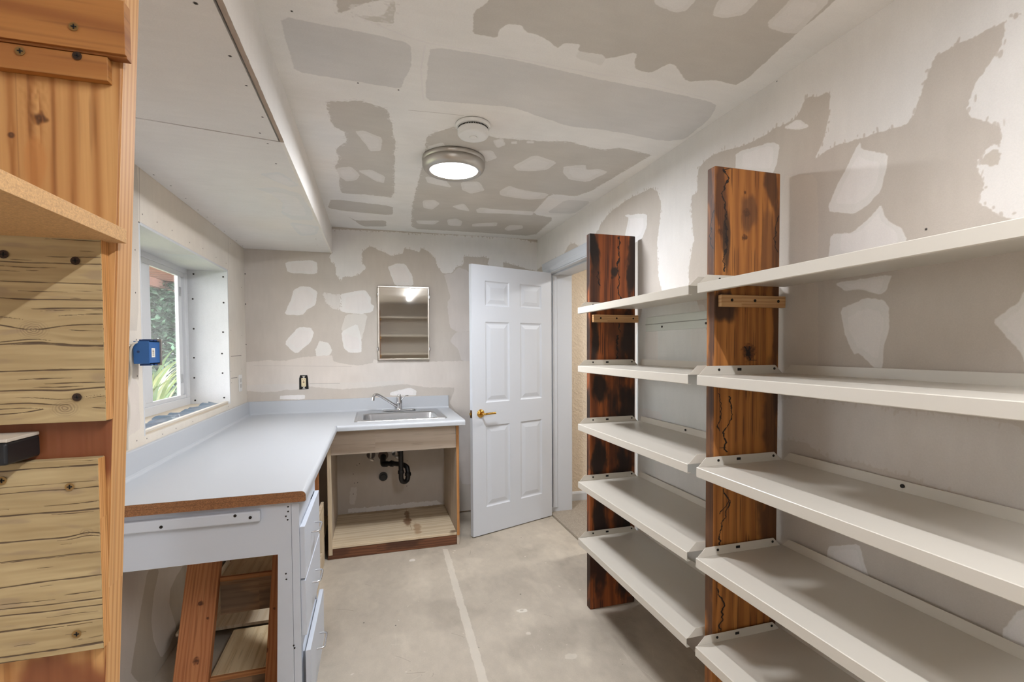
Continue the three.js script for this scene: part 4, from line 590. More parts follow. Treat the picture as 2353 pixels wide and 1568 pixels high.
  part(dc, 'corner_stile', join([box(-0.2905, PX, 0, y1, PD + 0.0005, PD + 0.04, 0.002)]), drawerWhite);
  part(dc, 'face_frame', join([box(PX - 0.019, PX - 0.0005, 0.788, y1, PD + 0.0405, 2.285, 0.001), box(PX - 0.019, PX - 0.0005, 0.33, 0.378, PD + 0.0405, 2.285, 0.001), box(PX - 0.019, PX - 0.0005, 0, 0.1, PD + 0.0405, 2.285, 0.001), box(PX - 0.019, PX - 0.0005, 0.1, 0.788, 2.262, 2.285, 0.001)]), drawerWhite);
  part(dc, 'far_side', box(-0.34, PX - 0.02, 0, y1, 2.2855, 2.3), M({ color: hex(120, 84, 54), roughness: 0.8 }));
  const cl = part(dc, 'batten', box(-0.86, -0.3845, 0.824, 0.863, PD - 0.024, PD - 0.0005, 0.006), drawerWhite);
  for (const u of [[595 - 20, 1190], [370, 1212], [540, 1186]]) { const p = hit(...u, 2, PD - 0.025); part(cl, 'screw', new THREE.CylinderGeometry(0.005, 0.005, 0.002, 10).rotateX(Math.PI / 2).translate(p[0], p[1], -p[2]), darkScrew); }
  for (const [u, v] of [[662, 1165], [657, 1187], [661, 1195], [662, 1176], [657, 1319], [658, 1332], [675, 1484], [677, 1490]]) { const p = hit(u, v, 2, PD - 0.0005); part(dc, 'screw', new THREE.CylinderGeometry(0.003, 0.003, 0.0015, 8).rotateX(Math.PI / 2).translate(p[0], p[1], -p[2]), darkScrew); }
  const handleMat = M({ color: hex(214, 214, 216), metalness: 0.9, roughness: 0.25 });
  for (const [lo, hi, out, name] of [[0.592, 0.782, 0, 'upper'], [0.383, 0.585, 0, 'middle'], [0.098, 0.327, 0.012, 'lower']]) {
    const dr = part(dc, 'drawer', join([box(PX + out, PX + out + 0.0175, lo, hi, 1.822, 2.278, 0.002), box(PX - 0.05, PX + out, lo + 0.02, hi - 0.03, 1.87, 2.25)]), drawerWhite);
    const hy = (lo + hi) / 2 + 0.01, x = PX + out + 0.0175;
    part(dr, 'handle', tube([[x, hy, 1.995], [x + 0.022, hy, 1.997], [x + 0.029, hy, 2.006], [x + 0.03, hy, 2.05], [x + 0.029, hy, 2.094], [x + 0.022, hy, 2.103], [x, hy, 2.105]], 0.004, 40, 8), handleMat, 'chrome wire pull');
  }

  // ---- unpainted corner opening between the drawers and the sink cabinet
  const ply = M({ map: woodTexture(0.5, 0.9, 500, { light: [214, 198, 172], dark: [194, 172, 140], freq: 24, seed: 14, streak: 0.18, wander: 0.03 }), roughness: 0.75 });
  const pinkPly = M({ map: woodTexture(0.4, 1, 500, { light: [208, 194, 178], dark: [184, 166, 146], freq: 16, seed: 6, streak: 0.25, wander: 0.02 }), roughness: 0.75 });
  const fir = M({ map: woodTexture(0.3, 0.8, 600, { light: [170, 110, 62], dark: [128, 74, 36], freq: 70, seed: 12 }), roughness: 0.7 });
  const darkFir = M({ map: woodTexture(0.2, 1, 500, { light: [128, 84, 56], dark: [88, 52, 32], freq: 40, seed: 17, streak: 0.35, stains: [[0.1, 0.2, 0.1, 0.15, [70, 44, 30], 0.7], [0.1, 0.75, 0.1, 0.1, [74, 46, 32], 0.6]] }), roughness: 0.75 });
  const cc = thing('corner_cabinet', 'open raw wood corner cabinet frame between the drawers and sink cabinet', 'cabinet', [-0.34, 0, 2.85]);
  part(cc, 'rail', metricUV(box(-0.352, -0.334, 0.366, 0.406, 2.302, 3.335, 0.002), true), ply); part(cc, 'rail', metricUV(box(-0.352, -0.334, 0.088, 0.118, 2.302, 3.335, 0.002), true), ply);
  part(cc, 'stile', metricUV(box(-0.352, -0.334, 0.119, 0.365, 3.2, 3.335, 0.002)), ply); part(cc, 'stud', metricUV(box(-0.39, -0.355, 0.1, 0.88, 3.24, 3.278, 0.002)), fir, 'orange fir stud');
  part(cc, 'toe_board', metricUV(box(-0.352, -0.334, 0.001, 0.087, 2.302, 3.335, 0.002), true), ply);
  part(cc, 'floor_panel', metricUV(box(-0.9, -0.353, 0.09, 0.105, 2.5, 3.95, 0.001)), ply);

  // ---- sink base cabinet
  const sc = thing('sink_cabinet', 'open raw plywood sink cabinet with brown toe board', 'cabinet', [0.14, 0, 3.65]);
  const XA = -0.312, XC = 0.578, FD = 3.3495, top = HC - CT - 0.0015;
  part(sc, 'side_panel', metricUV(box(XA, XA + 0.016, 0.04, top, FD + 0.02, D - 0.004)), pinkPly); part(sc, 'side_panel', metricUV(box(XC - 0.018, XC - 0.001, 0.0005, top, FD + 0.0, D - 0.004)), pinkPly);
  part(sc, 'edge_strip', metricUV(box(XC - 0.0185, XC, 0.07, top, FD - 0.006, FD - 0.0005, 0.001)), M({ map: woodTexture(0.2, 0.8, 600, { light: [196, 142, 84], dark: [160, 104, 54], freq: 60, seed: 22 }), roughness: 0.7 }), 'orange raw plywood edge');
  part(sc, 'stile', metricUV(box(XA, XA + 0.026, 0.03, top - 0.05, FD, FD + 0.019, 0.002)), ply);
  part(sc, 'rail', metricUV(box(XA + 0.0265, XC - 0.0195, 0.708, top, FD, FD + 0.019, 0.002), true), pinkPly);
  const lt = woodTexture(0.7, 0.9, 600, { light: [222, 205, 176], dark: [200, 178, 146], freq: 20, seed: 31, streak: 0.2, wander: 0.04 });
  const floorTex = woodTexture(0.65, 0.9, 700, { light: [220, 203, 174], dark: [198, 175, 142], freq: 20, seed: 31, streak: 0.2, wander: 0.03, stains: [[0.3, 0.54, 0.1, 0.035, [110, 76, 50], 0.75], [0.42, 0.55, 0.14, 0.02, [120, 88, 60], 0.6], [0.62, 0.35, 0.05, 0.25, [150, 124, 94], 0.55], [0.62, 0.75, 0.05, 0.18, [146, 120, 92], 0.5], [0.2, 0.6, 0.14, 0.03, [150, 112, 78], 0.5], [0.03, 0.85, 0.03, 0.04, [90, 66, 46], 0.6]], cracks: [{ pts: [[0.64, 0.55], [0.35, 0.552], [0.15, 0.56]], wd: 0.0015, col: [112, 78, 52] }] });
  part(sc, 'floor_panel', planeUV(box(XA + 0.0165, XC - 0.0195, 0.072, 0.089, FD + 0.001, D - 0.005, 0.002), (x, y, d) => [d - FD, x - XA]), M({ map: floorTex, roughness: 0.75 }), 'stained pale plywood floor');
  part(sc, 'toe_board', metricUV(box(XA - 0.004, XC - 0.0195, 0.001, 0.0715, FD + 0.004, FD + 0.022, 0.002), true), darkFir, 'dark stained brown toe board');

  // ---- plumbing under the sink
  const tr = thing('drain_trap', 'black plastic drain trap hanging under the sink', 'pipe', [0.187, 0.38, 3.7]);
  const tx = 0.187, td = 3.68;
  part(tr, 'tailpiece', rod([tx, HC - 0.16, td], [tx, 0.47, td], 0.0185), blackPlastic);
  part(tr, 'trap_bend', tube([[tx, 0.475, td], [tx, 0.43, td], [tx + 0.008, 0.405, td + 0.004], [tx + 0.028, 0.395, td + 0.014], [tx + 0.047, 0.405, td + 0.024], [tx + 0.053, 0.43, td + 0.028], [tx + 0.053, 0.465, td + 0.03], [tx + 0.047, 0.5, td + 0.04], [tx + 0.02, 0.515, td + 0.07], [tx - 0.05, 0.51, td + 0.15], [tx - 0.115, 0.5, td + 0.21]], 0.0185, 70, 14), blackPlastic);
  for (const [x, y, d, dx, dy, dd] of [[tx, 0.478, td, 0, 1, 0], [tx + 0.053, 0.45, td + 0.029, 0, 1, 0], [tx - 0.06, 0.509, td + 0.158, 0.62, 0.06, -0.7]]) part(tr, 'slip_nut', rod([x - dx * 0.011, y - dy * 0.011, d - dd * 0.011], [x + dx * 0.011, y + dy * 0.011, d + dd * 0.011], 0.026, 0.024, 10), blackPlastic);
  part(tr, 'wall_elbow', tube([[tx - 0.1, 0.502, td + 0.195], [tx - 0.125, 0.497, td + 0.22], [tx - 0.128, 0.51, td + 0.26], [tx - 0.125, 0.535, td + 0.318]], 0.024, 24, 14), blackPlastic);
  part(tr, 'wall_flange', rod([tx - 0.125, 0.545, D - 0.006], [tx - 0.125, 0.545, D - 0.0005], 0.04, 0.04, 24), M({ color: hex(92, 76, 64), roughness: 0.6 }), 'brown wall flange');
  const cap = thing('cleanout_cap', 'round black pipe cleanout cap on the wall under the sink', 'pipe cap', [0.06, 0.37, D - 0.01]);
  part(cap, 'collar', rod([0.06, 0.373, D - 0.03], [0.06, 0.373, D - 0.0005], 0.034, 0.034, 28), blackPlastic); part(cap, 'plug', rod([0.06, 0.373, D - 0.036], [0.06, 0.373, D - 0.0305], 0.024, 0.027, 6), blackPlastic);
  for (const [x, y, l2] of [[-0.035, 0.545, 'chrome shutoff valve with dark round handle under the sink'], [0.163, 0.55, 'chrome shutoff valve half hidden behind the black tailpiece']]) {
    const v = thing('shutoff_valve', l2, 'valve', [x, y, D - 0.03], { group: 'water shutoff valves' });
    part(v, 'stub', rod([x, y + 0.01, D - 0.0005], [x, y + 0.01, D - 0.06], 0.009), chrome);
    part(v, 'escutcheon', rod([x, y + 0.01, D - 0.006], [x, y + 0.01, D - 0.0008], 0.031, 0.034, 28), x < 0 ? M({ color: hex(70, 62, 58), metalness: 0.8, roughness: 0.3 }) : chrome);
    part(v, 'body', rod([x, y - 0.012, D - 0.062], [x, y + 0.045, D - 0.062], 0.011, 0.009), chrome);
    part(v, 'handle', new THREE.SphereGeometry(0.017, 16, 10).scale(1.25, 0.75, 0.6).rotateZ(-0.5).translate(x + 0.006, y - 0.012, -(D - 0.085)), M({ color: hex(206, 200, 194), metalness: 0.7, roughness: 0.3 }));
  }
}

// ================================================================== WALL FITTINGS
{
  // mirrored cabinet
  const x0 = 0.034, x1 = 0.447, y0 = 1.3295, y1 = 1.9335, f = 0.013, dz = D - 0.03;
  const mc = thing('mirror_cabinet', 'flat mirror cabinet with a worn chrome frame on the back wall', 'mirror', [0.24, y0, D]);
  const rim = (pts) => pts, bar = (a, b, c, e) => box(a, b, c, e, dz - 0.006, dz + 0.004, 0.003);
  part(mc, 'body', box(x0 + 0.004, x1 - 0.004, y0 + 0.004, y1 - 0.004, dz + 0.003, D - 0.0005), M({ color: hex(150, 140, 130), metalness: 0.3, roughness: 0.5 }));
  part(mc, 'glass', box(x0 + 0.009, x1 - 0.009, y0 + 0.009, y1 - 0.009, dz - 0.001, dz + 0.0025), M({ color: hex(222, 220, 214), metalness: 1, roughness: 0.03 }), 'silvered mirror glass');
  for (const g of [bar(x0, x1, y1 - f, y1), bar(x0, x1, y0, y0 + f), bar(x0, x0 + f, y0 + f, y1 - f), bar(x1 - f, x1, y0 + f, y1 - f)]) part(mc, 'frame_bar', g, M({ color: hex(196, 188, 178), metalness: 0.85, roughness: 0.32 }));
  for (const [x, y] of [[x0, 1.86], [x0, 1.42], [x1, 1.85], [x1, 1.42]]) part(mc, 'clip', box(x - 0.005, x + 0.005, y - 0.014, y + 0.014, dz - 0.009, dz, 0.002), chrome);

  // ground fault outlet without its plate
  const gx = -0.531, gy = 1.163, o = thing('outlet', 'ivory test and reset outlet without cover plate in a dark box hole', 'outlet', [gx, gy - 0.06, D], {});
  part(o, 'box_hole', prism('d', [[-0.034, -0.056], [0.034, -0.054], [0.031, 0.03], [0.026, 0.055], [-0.026, 0.056], [-0.033, 0.03]].map(([a, b]) => [gx + a, gy + b]), D - 0.002, D - 0.0004), darkHole);
  part(o, 'yoke', prism('d', [[-0.013, -0.052], [0.013, -0.052], [0.006, -0.046], [0.007, -0.03], [0.007, 0.03], [0.006, 0.044], [0.013, 0.05], [-0.013, 0.05], [-0.006, 0.044], [-0.007, 0.03], [-0.007, -0.03], [-0.006, -0.046]].map(([a, b]) => [gx + a, gy + b]), D - 0.004, D - 0.0022), nickel);
  const ivory = M({ color: hex(222, 206, 168), roughness: 0.4 });
  const fa = part(o, 'face', box(gx - 0.0165, gx + 0.0165, gy - 0.034, gy + 0.034, D - 0.012, D - 0.0042, 0.003), ivory, 'ivory outlet face');
  for (const s of [1, -1]) { for (const k of [-1, 1]) part(fa, 'slot', box(gx + k * 0.006 - 0.001, gx + k * 0.006 + 0.001, gy + s * 0.022 - 0.003 , gy + s * 0.022 + 0.004, D - 0.0123, D - 0.011), darkHole); part(fa, 'ground_hole', rod([gx, gy + s * 0.022 - 0.009, D - 0.0123], [gx, gy + s * 0.022 - 0.009, D - 0.011], 0.0022, 0.0022, 10), darkHole); }
  part(fa, 'reset_button', box(gx - 0.006, gx + 0.006, gy + 0.002, gy + 0.0065, D - 0.0135, D - 0.0115, 0.001), M({ color: hex(120, 40, 36), roughness: 0.5 }), 'dark red reset button'); part(fa, 'test_button', box(gx - 0.006, gx + 0.006, gy - 0.0055, gy - 0.001, D - 0.0135, D - 0.0115, 0.001), M({ color: hex(28, 26, 26), roughness: 0.5 }), 'black test button');

  // plain plate on the left wall
  const oy = 1.18, od = 3.815, pl = thing('outlet', 'white outlet with cover plate in the corner above the backsplash', 'outlet', [XL, oy - 0.06, od], {});
  const pw = M({ color: hex(228, 226, 222), roughness: 0.4 });
  part(pl, 'plate', box(XL + 0.0004, XL + 0.006, oy - 0.06, oy + 0.06, od - 0.038, od + 0.038, 0.002), pw);
  for (const s of [1, -1]) part(pl, 'receptacle', box(XL + 0.0055, XL + 0.0085, oy + s * 0.02 - 0.014, oy + s * 0.02 + 0.014, od - 0.017, od + 0.017, 0.003), M({ color: hex(196, 192, 186), roughness: 0.5 }));

  // blue junction box with cable
  const bx = thing('junction_box', 'blue plastic electrical box hanging by its cable beside the window', 'electrical box', [-0.885, 1.36, 2.25]);
  const blue = M({ color: hex(32, 92, 156), roughness: 0.45 }), X0 = -0.9095, X1 = -0.856, Y0 = 1.366, Y1 = 1.456, D0 = 2.2, D1 = 2.295;
  part(bx, 'shell', join([prism('d', [[X0 + 0.002, Y0], [X1, Y0], [X1, Y1], [X0 + 0.016, Y1], [X0, Y1 - 0.022], [X0, Y0 + 0.004]], D0, D0 + 0.004, 0.001), box(X0, X0 + 0.003, Y0, Y1 - 0.02, D0 + 0.003, D1), box(X1 - 0.003, X1, Y0, Y1, D0 + 0.003, D1), box(X0, X1, Y0, Y0 + 0.003, D0 + 0.003, D1), box(X0, X1, Y1 - 0.003, Y1, D0 + 0.003, D1)]), blue);
  part(bx, 'rim', prism('d', [[X0 - 0.006, Y0 - 0.008], [X1 + 0.006, Y0 - 0.008], [X1 + 0.006, Y1 + 0.01], [X0 - 0.006, Y1 + 0.01]], D1, D1 + 0.006, 0, [[[X0 + 0.004, Y0 + 0.004], [X1 - 0.004, Y0 + 0.004], [X1 - 0.004, Y1 - 0.004], [X0 + 0.004, Y1 - 0.004]]]), M({ color: hex(150, 140, 132), roughness: 0.5 }), 'grey plaster-dusted rim');
  for (const y of [Y1 + 0.003, Y0 - 0.005]) part(bx, 'ear', join([box(X0 + 0.012, X1 - 0.002, y - 0.003, y + 0.004, D0 + 0.02, D0 + 0.04, 0.001), box(X0 + 0.02, X1 - 0.004, y - 0.003, y + 0.004, D0 + 0.06, D0 + 0.085, 0.001)]), M({ color: hex(18, 60, 112), roughness: 0.5 }));
  part(bx, 'knockout', rod([-0.8925, 1.414, D0 - 0.001], [-0.8925, 1.414, D0 + 0.001], 0.005, 0.005, 16), M({ color: hex(16, 50, 98), roughness: 0.5 }));
  const cv = document.createElement('canvas'); cv.width = 48; cv.height = 112; const g = cv.getContext('2d'); g.fillStyle = 'rgb(230,226,216)'; g.fillRect(0, 0, 48, 112); const r = rng(8); g.fillStyle = 'rgb(120,104,84)'; for (let y = 18; y < 84; y += 3 + r() * 4) g.fillRect(12, y, 24, 1 + r() * 2.5); g.fillRect(12, 88, 24, 5); 
  const tx = new THREE.CanvasTexture(cv); tx.colorSpace = THREE.SRGBColorSpace;
  const lab = new THREE.PlaneGeometry(0.031, 0.037); lab.rotateY(Math.PI / 2); lab.translate(X1 + 0.0006, 1.41, -(D0 + 0.035)); part(bx, 'sticker', lab, M({ map: tx, roughness: 0.6 }), 'white sticker with bar marks');
  const cabMat = M({ color: hex(206, 198, 184), roughness: 0.5 });
  part(bx, 'cable', tube([[-0.894, 1.453, 2.205], [-0.904, 1.446, 2.194], [-0.914, 1.425, 2.192], [-0.917, 1.39, 2.195], [-0.9165, 1.34, 2.2], [-0.921, 1.3, 2.195], [-0.926, 1.26, 2.185], [-0.9235, 1.2, 2.19], [-0.9255, 1.15, 2.19], [-0.9275, 1.09, 2.18], [-0.9275, 1.03, 2.175]], 0.0042, 80, 8), cabMat, 'pale cable');
  part(bx, 'cable', tube([[-0.907, 1.44, 2.22], [-0.914, 1.441, 2.2], [-0.924, 1.43, 2.17], [-0.928, 1.4, 2.13]], 0.004, 20, 8), cabMat, 'pale cable');
}

// ================================================================== LEANING SHELF FRAME UNDER THE COUNTER
{
  const th = Math.atan(0.459), t = thing('leaning_shelf_frame', 'leaning orange fir frame with pale treads behind the cut-out panel', 'wooden frame', [-0.55, 0, 2.2]);
  const firTex = woodTexture(0.14, 0.95, 900, { light: [198, 132, 82], dark: [166, 98, 56], freq: 75, wander: 0.02, seed: 41, along: 1, knots: [[0.068, 0.38, 0.012], [0.075, 0.17, 0.014], [0.1, 0.32, 0.006], [0.03, 0.7, 0.01]] });
  const rail = (x0, x1, ox) => { const g = box(x0, x1, 0, 0.93, 0, 0.036, 0.003); g.translate(-x0, 0, 0); const m = metricUV(g, false, ox, 0); m.translate(x0, 0, 0); m.rotateX(-th); m.translate(0, 0.0155, -2.07); return m; };
  const rm = M({ map: firTex, roughness: 0.7 });
  part(t, 'rail', rail(-0.777, -0.652, 0), rm); part(t, 'rail', rail(-0.446, -0.32, 0.5), rm);
  const pale = M({ map: woodTexture(0.4, 0.4, 500, { light: [222, 202, 164], dark: [204, 178, 136], freq: 26, seed: 44 }), roughness: 0.75 }), edge = M({ map: woodTexture(0.1, 0.5, 600, { light: [196, 138, 88], dark: [160, 102, 58], freq: 70, seed: 45 }), roughness: 0.75 });
  const old = M({ map: woodTexture(0.2, 0.5, 600, { light: [158, 124, 92], dark: [118, 90, 66], freq: 30, seed: 47, streak: 0.4, stains: [[0.1, 0.1, 0.1, 0.12, [98, 82, 66], 0.6], [0.14, 0.4, 0.08, 0.1, [104, 88, 72], 0.6]] }), roughness: 0.85 });
  for (const [y, d] of [[0.438, 2.29], [0.1, 2.135]]) {
    const tr = part(t, 'tread', metricUV(box(-0.651, -0.447, y - 0.02, y, d + 0.002, d + 0.33, 0.001)), pale, 'pale plywood tread');
    part(tr, 'nosing', metricUV(box(-0.651, -0.447, y - 0.02, y - 0.001, d - 0.012, d + 0.0015, 0.001), true), edge);
    part(t, 'riser', metricUV(box(-0.651, -0.447, Math.max(0.001, y - 0.165), y - 0.0205, d - 0.01, d + 0.008, 0.001), true), old, 'weathered grey brown riser board');
  }
  const bk = thing('support_board', 'dark brown upright board standing behind the leaning frame', 'board', [-0.68, 0.106, 2.75]);
  part(bk, 'plank', metricUV(box(-0.735, -0.625, 0.106, 0.86, 2.742, 2.76, 0.002)), M({ map: woodTexture(0.2, 0.8, 500, { light: [134, 84, 54], dark: [98, 58, 36], freq: 40, seed: 52, streak: 0.3 }), roughness: 0.8 }));
}

// ================================================================== WOODEN SHELF UNIT BESIDE THE CAMERA
{
  const d0 = 0.75, T = 0.041, u = thing('wooden_shelf_unit', 'raw pine shelf unit with weathered plywood boards at the left wall', 'shelf unit', [-0.6, 0, 0.5]);
  const face = (a, b) => hit(a, b, 2, d0), xr = (y) => -0.3533 + 0.0481 * (y - 0.974);
  const X0 = -0.645, OX = -0.55, pineTex = woodTexture(0.36, 2.16, 850, { light: [206, 158, 100], dark: [150, 94, 44], freq: 44, wander: 0.012, sharp: 2.6, irregular: 12, contrast: 0.55, seed: 61, along: 0.7, streak: 0.18, knots: [[face(90, 272)[0] - OX, face(90, 272)[1], 0.009], [face(30, 430)[0] - OX, 1.69, 0.004]], stains: [[face(85, 370)[0] - OX, face(85, 370)[1], 0.012, 0.035, [186, 124, 66], 0.6], [0.17, 1.305, 0.16, 0.05, [118, 62, 30], 0.9], [0.17, 0.95, 0.16, 0.08, [122, 66, 34], 0.85]] });
  const gougeBump = pixelTexture(0.36, 2.16, 500, (x, y) => { const fx = face(85, 370)[0] - OX, a = Math.exp(-(((x - fx) / 0.012) ** 2)) * smooth(1.66, 1.74, y) * (1 - smooth(1.74, 1.79, y)); const v = 150 + (noise(x * 380, y * 190) - 0.5) * 160 * a + (noise(x * 300, y * 20) - 0.5) * 30; return [v, v, v]; }, false);
  const pine = M({ map: pineTex, bumpMap: gougeBump, bumpScale: 0.003, roughness: 0.6 });
  const up = prism('d', [[X0, 0.0], [xr(0), 0.0], [xr(2.16), 2.16], [X0, 2.16]], d0, d0 + T, 0.0015);
  part(u, 'upright', metricUV(up, false, -OX, 0), pine);
  part(u, 'edge', metricUV(prism('d', [[xr(0) - 0.002, 0.001], [xr(0) + 0.0008, 0.001], [xr(2.16) + 0.0008, 2.159], [xr(2.16) - 0.002, 2.159]], d0 + 0.002, d0 + T - 0.002)), M({ map: woodTexture(0.05, 1.1, 1200, { light: [214, 166, 110], dark: [184, 128, 72], freq: 90, wander: 0.004, seed: 66, along: 0.5 }), roughness: 0.6 }), 'pale board edge');
  part(u, 'upright', metricUV(box(-0.43, -0.34, 0, 2.16, -0.62, -0.58, 0.003)), pine);
  const boardMat = (o) => M({ map: woodTexture(0.3, 0.5, 900, o), roughness: 0.65 });
  const c1 = boardMat({ light: [172, 116, 58], dark: [130, 76, 32], freq: 22, wander: 0.03, seed: 71, streak: 0.35, along: 2 }), c2 = boardMat({ light: [180, 126, 66], dark: [146, 90, 40], freq: 16, wander: 0.05, seed: 75, along: 2.2 });
  const b1 = part(u, 'batten', join([metricUV(box(X0, -0.3024, 1.800, 1.868, 0.733, 0.7495, 0.0006), true), metricUV(box(X0, -0.3022, 1.7975, 1.8035, 0.737, 0.7495, 0.0005), true)]), c1);
  const b2 = part(u, 'batten', metricUV(box(X0, -0.3242, 1.7664, 1.797, 0.7385, 0.7495, 0.0008), true), c2);
  const chip = pixelTexture(0.3, 0.3, 1500, (x, y) => { const n = noise(x * 1300, y * 1300), m = noise(x * 420, y * 700), v = 0.88 + n * 0.16 + m * 0.1; return [200 * v, 158 * v, 108 * v]; });
  part(u, 'shelf', metricUV(box(X0, -0.3133, 1.561, 1.5795, -0.575, 0.7495, 0.0006)), M({ map: chip, bumpMap: chip, bumpScale: 0.0008, roughness: 0.8 }), 'particle board shelf with rough edge');
  // weathered plywood boards: long checks along the grain
  const weather = (seed, knots) => {
    const W = 0.34, H = 0.25, rnd = rng(seed), checks = []; for (let k = 0; k < 60; k++) checks.push([rnd() * H, rnd() * W * 0.9, 0.02 + rnd() * rnd() * 0.2, 0.00018 + rnd() * 0.0004]);
    for (let k = 0; k < 9; k++) checks.push([(k + 0.5) / 9 * H + (rnd() - 0.5) * 0.01, -0.02, 0.4, 0.00035 + rnd() * 0.00035]);
    const at = (x, y) => { let dk = 0, warp = (fbm(x * 7 + seed, y * 18, 3) - 0.5) * 0.008; let kk = 0; for (const [kx, ky, kr] of knots) { const r = Math.hypot((x - kx) * 0.75, y - ky); warp += Math.exp(-((r / kr / 1.6) ** 2)) * (y > ky ? 1 : -1) * kr * 0.5; if (r < kr) kk = Math.max(kk, (0.5 + 0.5 * Math.sin(r * 2600 + noise(x * 300, y * 300) * 3)) * (1 - r / kr)); } const yy = y + warp; for (const [cy, cx, L, wd] of checks) if (x > cx && x < cx + L) { const e = Math.min(1, (x - cx) / 0.02, (cx + L - x) / 0.03), q = Math.abs(yy - cy) / (wd * e * (0.5 + noise(x * 90, cy * 900)) + 1e-6); if (q < 1.6) dk = Math.max(dk, 1 - smooth(0.7, 1.6, q)); } return [dk, kk, yy]; };
    const col = pixelTexture(W, H, 2600, (x, y) => { const [dk, kk, yy] = at(x, y), n = noise(x * 30, yy * 420) * 0.5 + noise(x * 12 + 4, yy * 160) * 0.5, gr = fbm(x * 9 + seed, yy * 40, 3); let c = mixc([184, 162, 120], [156, 132, 92], clamp(n * 0.9 + (gr - 0.5) * 0.8)); c = mixc(c, [150, 128, 100], smooth(0.62, 0.78, fbm(x * 18 + 5, yy * 90 + seed, 3)) * 0.6); c = mixc(c, [112, 92, 70], kk * 0.8); return mixc(c, [84, 66, 48], dk * 0.9); });
    const bmp = pixelTexture(W, H, 1500, (x, y) => { const [dk, kk, yy] = at(x, y); const v = 170 + (noise(x * 14, yy * 210) - 0.5) * 90 - dk * 130 - kk * 50; return [v, v, v]; }, false);
    return M({ map: col, bumpMap: bmp, bumpScale: 0.0016, roughness: 0.72 });
  };
  const plyEdge = M({ map: woodTexture(0.02, 0.4, 3000, { light: [214, 160, 98], dark: [176, 116, 60], freq: 160, wander: 0.002, seed: 81 }), roughness: 0.7 });
  const wx0 = -0.5, planks = [];
  for (const [xe, ya, yb, seed, kn] of [[-0.3352, 1.3275, face(240, 556)[1], 5, [[0.092, 0.118, 0.014], [0.017, 0.085, 0.012], [0.122, 0.018, 0.013], [0.028, 0.235, 0.008]]], [-0.3455, 1.0285, 1.2795, 13, [[0.14, 0.155, 0.007]]]]) {
    const pk = part(u, 'weathered_board', metricUV(box(X0, xe, ya, yb, 0.7335, 0.7495, 0.0006), false, -wx0, -ya), weather(seed, kn), 'weathered tan board with dark checks');
    part(pk, 'edge', metricUV(box(xe - 0.0005, xe + 0.0006, ya + 0.001, yb - 0.001, 0.7345, 0.7494)), plyEdge, 'orange cut edge'); planks.push(pk);
  }
  const screw = (par, a, b, d, bright) => { const p = hit(a, b, 2, d), g = join([new THREE.CylinderGeometry(0.0052, 0.004, 0.0022, 14).rotateX(Math.PI / 2)]).translate(p[0], p[1], -d); const s = part(par, 'screw', g, bright ? M({ color: hex(150, 120, 76), metalness: 0.8, roughness: 0.35 }) : M({ color: hex(58, 40, 28), metalness: 0.4, roughness: 0.6 })); part(s, 'recess', join([box(p[0] - 0.0028, p[0] + 0.0028, p[1] - 0.0007, p[1] + 0.0007, d - 0.0016, d - 0.001), box(p[0] - 0.0007, p[0] + 0.0007, p[1] - 0.0028, p[1] + 0.0028, d - 0.0016, d - 0.001)]), darkHole); };
  screw(b1, 170, 62, 0.7328, true); screw(b2, 47, 118, 0.7382, true); screw(b2, 178, 129, 0.7382, false);
  for (const [a, b] of [[174, 600], [178, 913], [9, 585]]) screw(planks[0], a, b, 0.733, false);
  for (const [a, b] of [[161, 1119], [177, 1457], [5, 1105]]) screw(planks[1], a, b, 0.733, true);
  const br = thing('shelf_bracket', 'black metal bracket end resting above the lower weathered board', 'bracket', [-0.44, 1.28, 0.72]);
  const p = hit(8, 1040, 2, 0.7);
  part(br, 'bar', box(p[0] - 0.09, p[0] + 0.0088, p[1] - 0.0145, p[1] + 0.012, 0.69, 0.749, 0.003), M({ color: hex(34, 34, 36), metalness: 0.3, roughness: 0.5 }));
  part(br, 'pad', box(p[0] - 0.09, p[0] + 0.008, p[1] + 0.0122, p[1] + 0.0165, 0.692, 0.749, 0.001), M({ color: hex(196, 186, 172), roughness: 0.7 }), 'pale top strip');
}

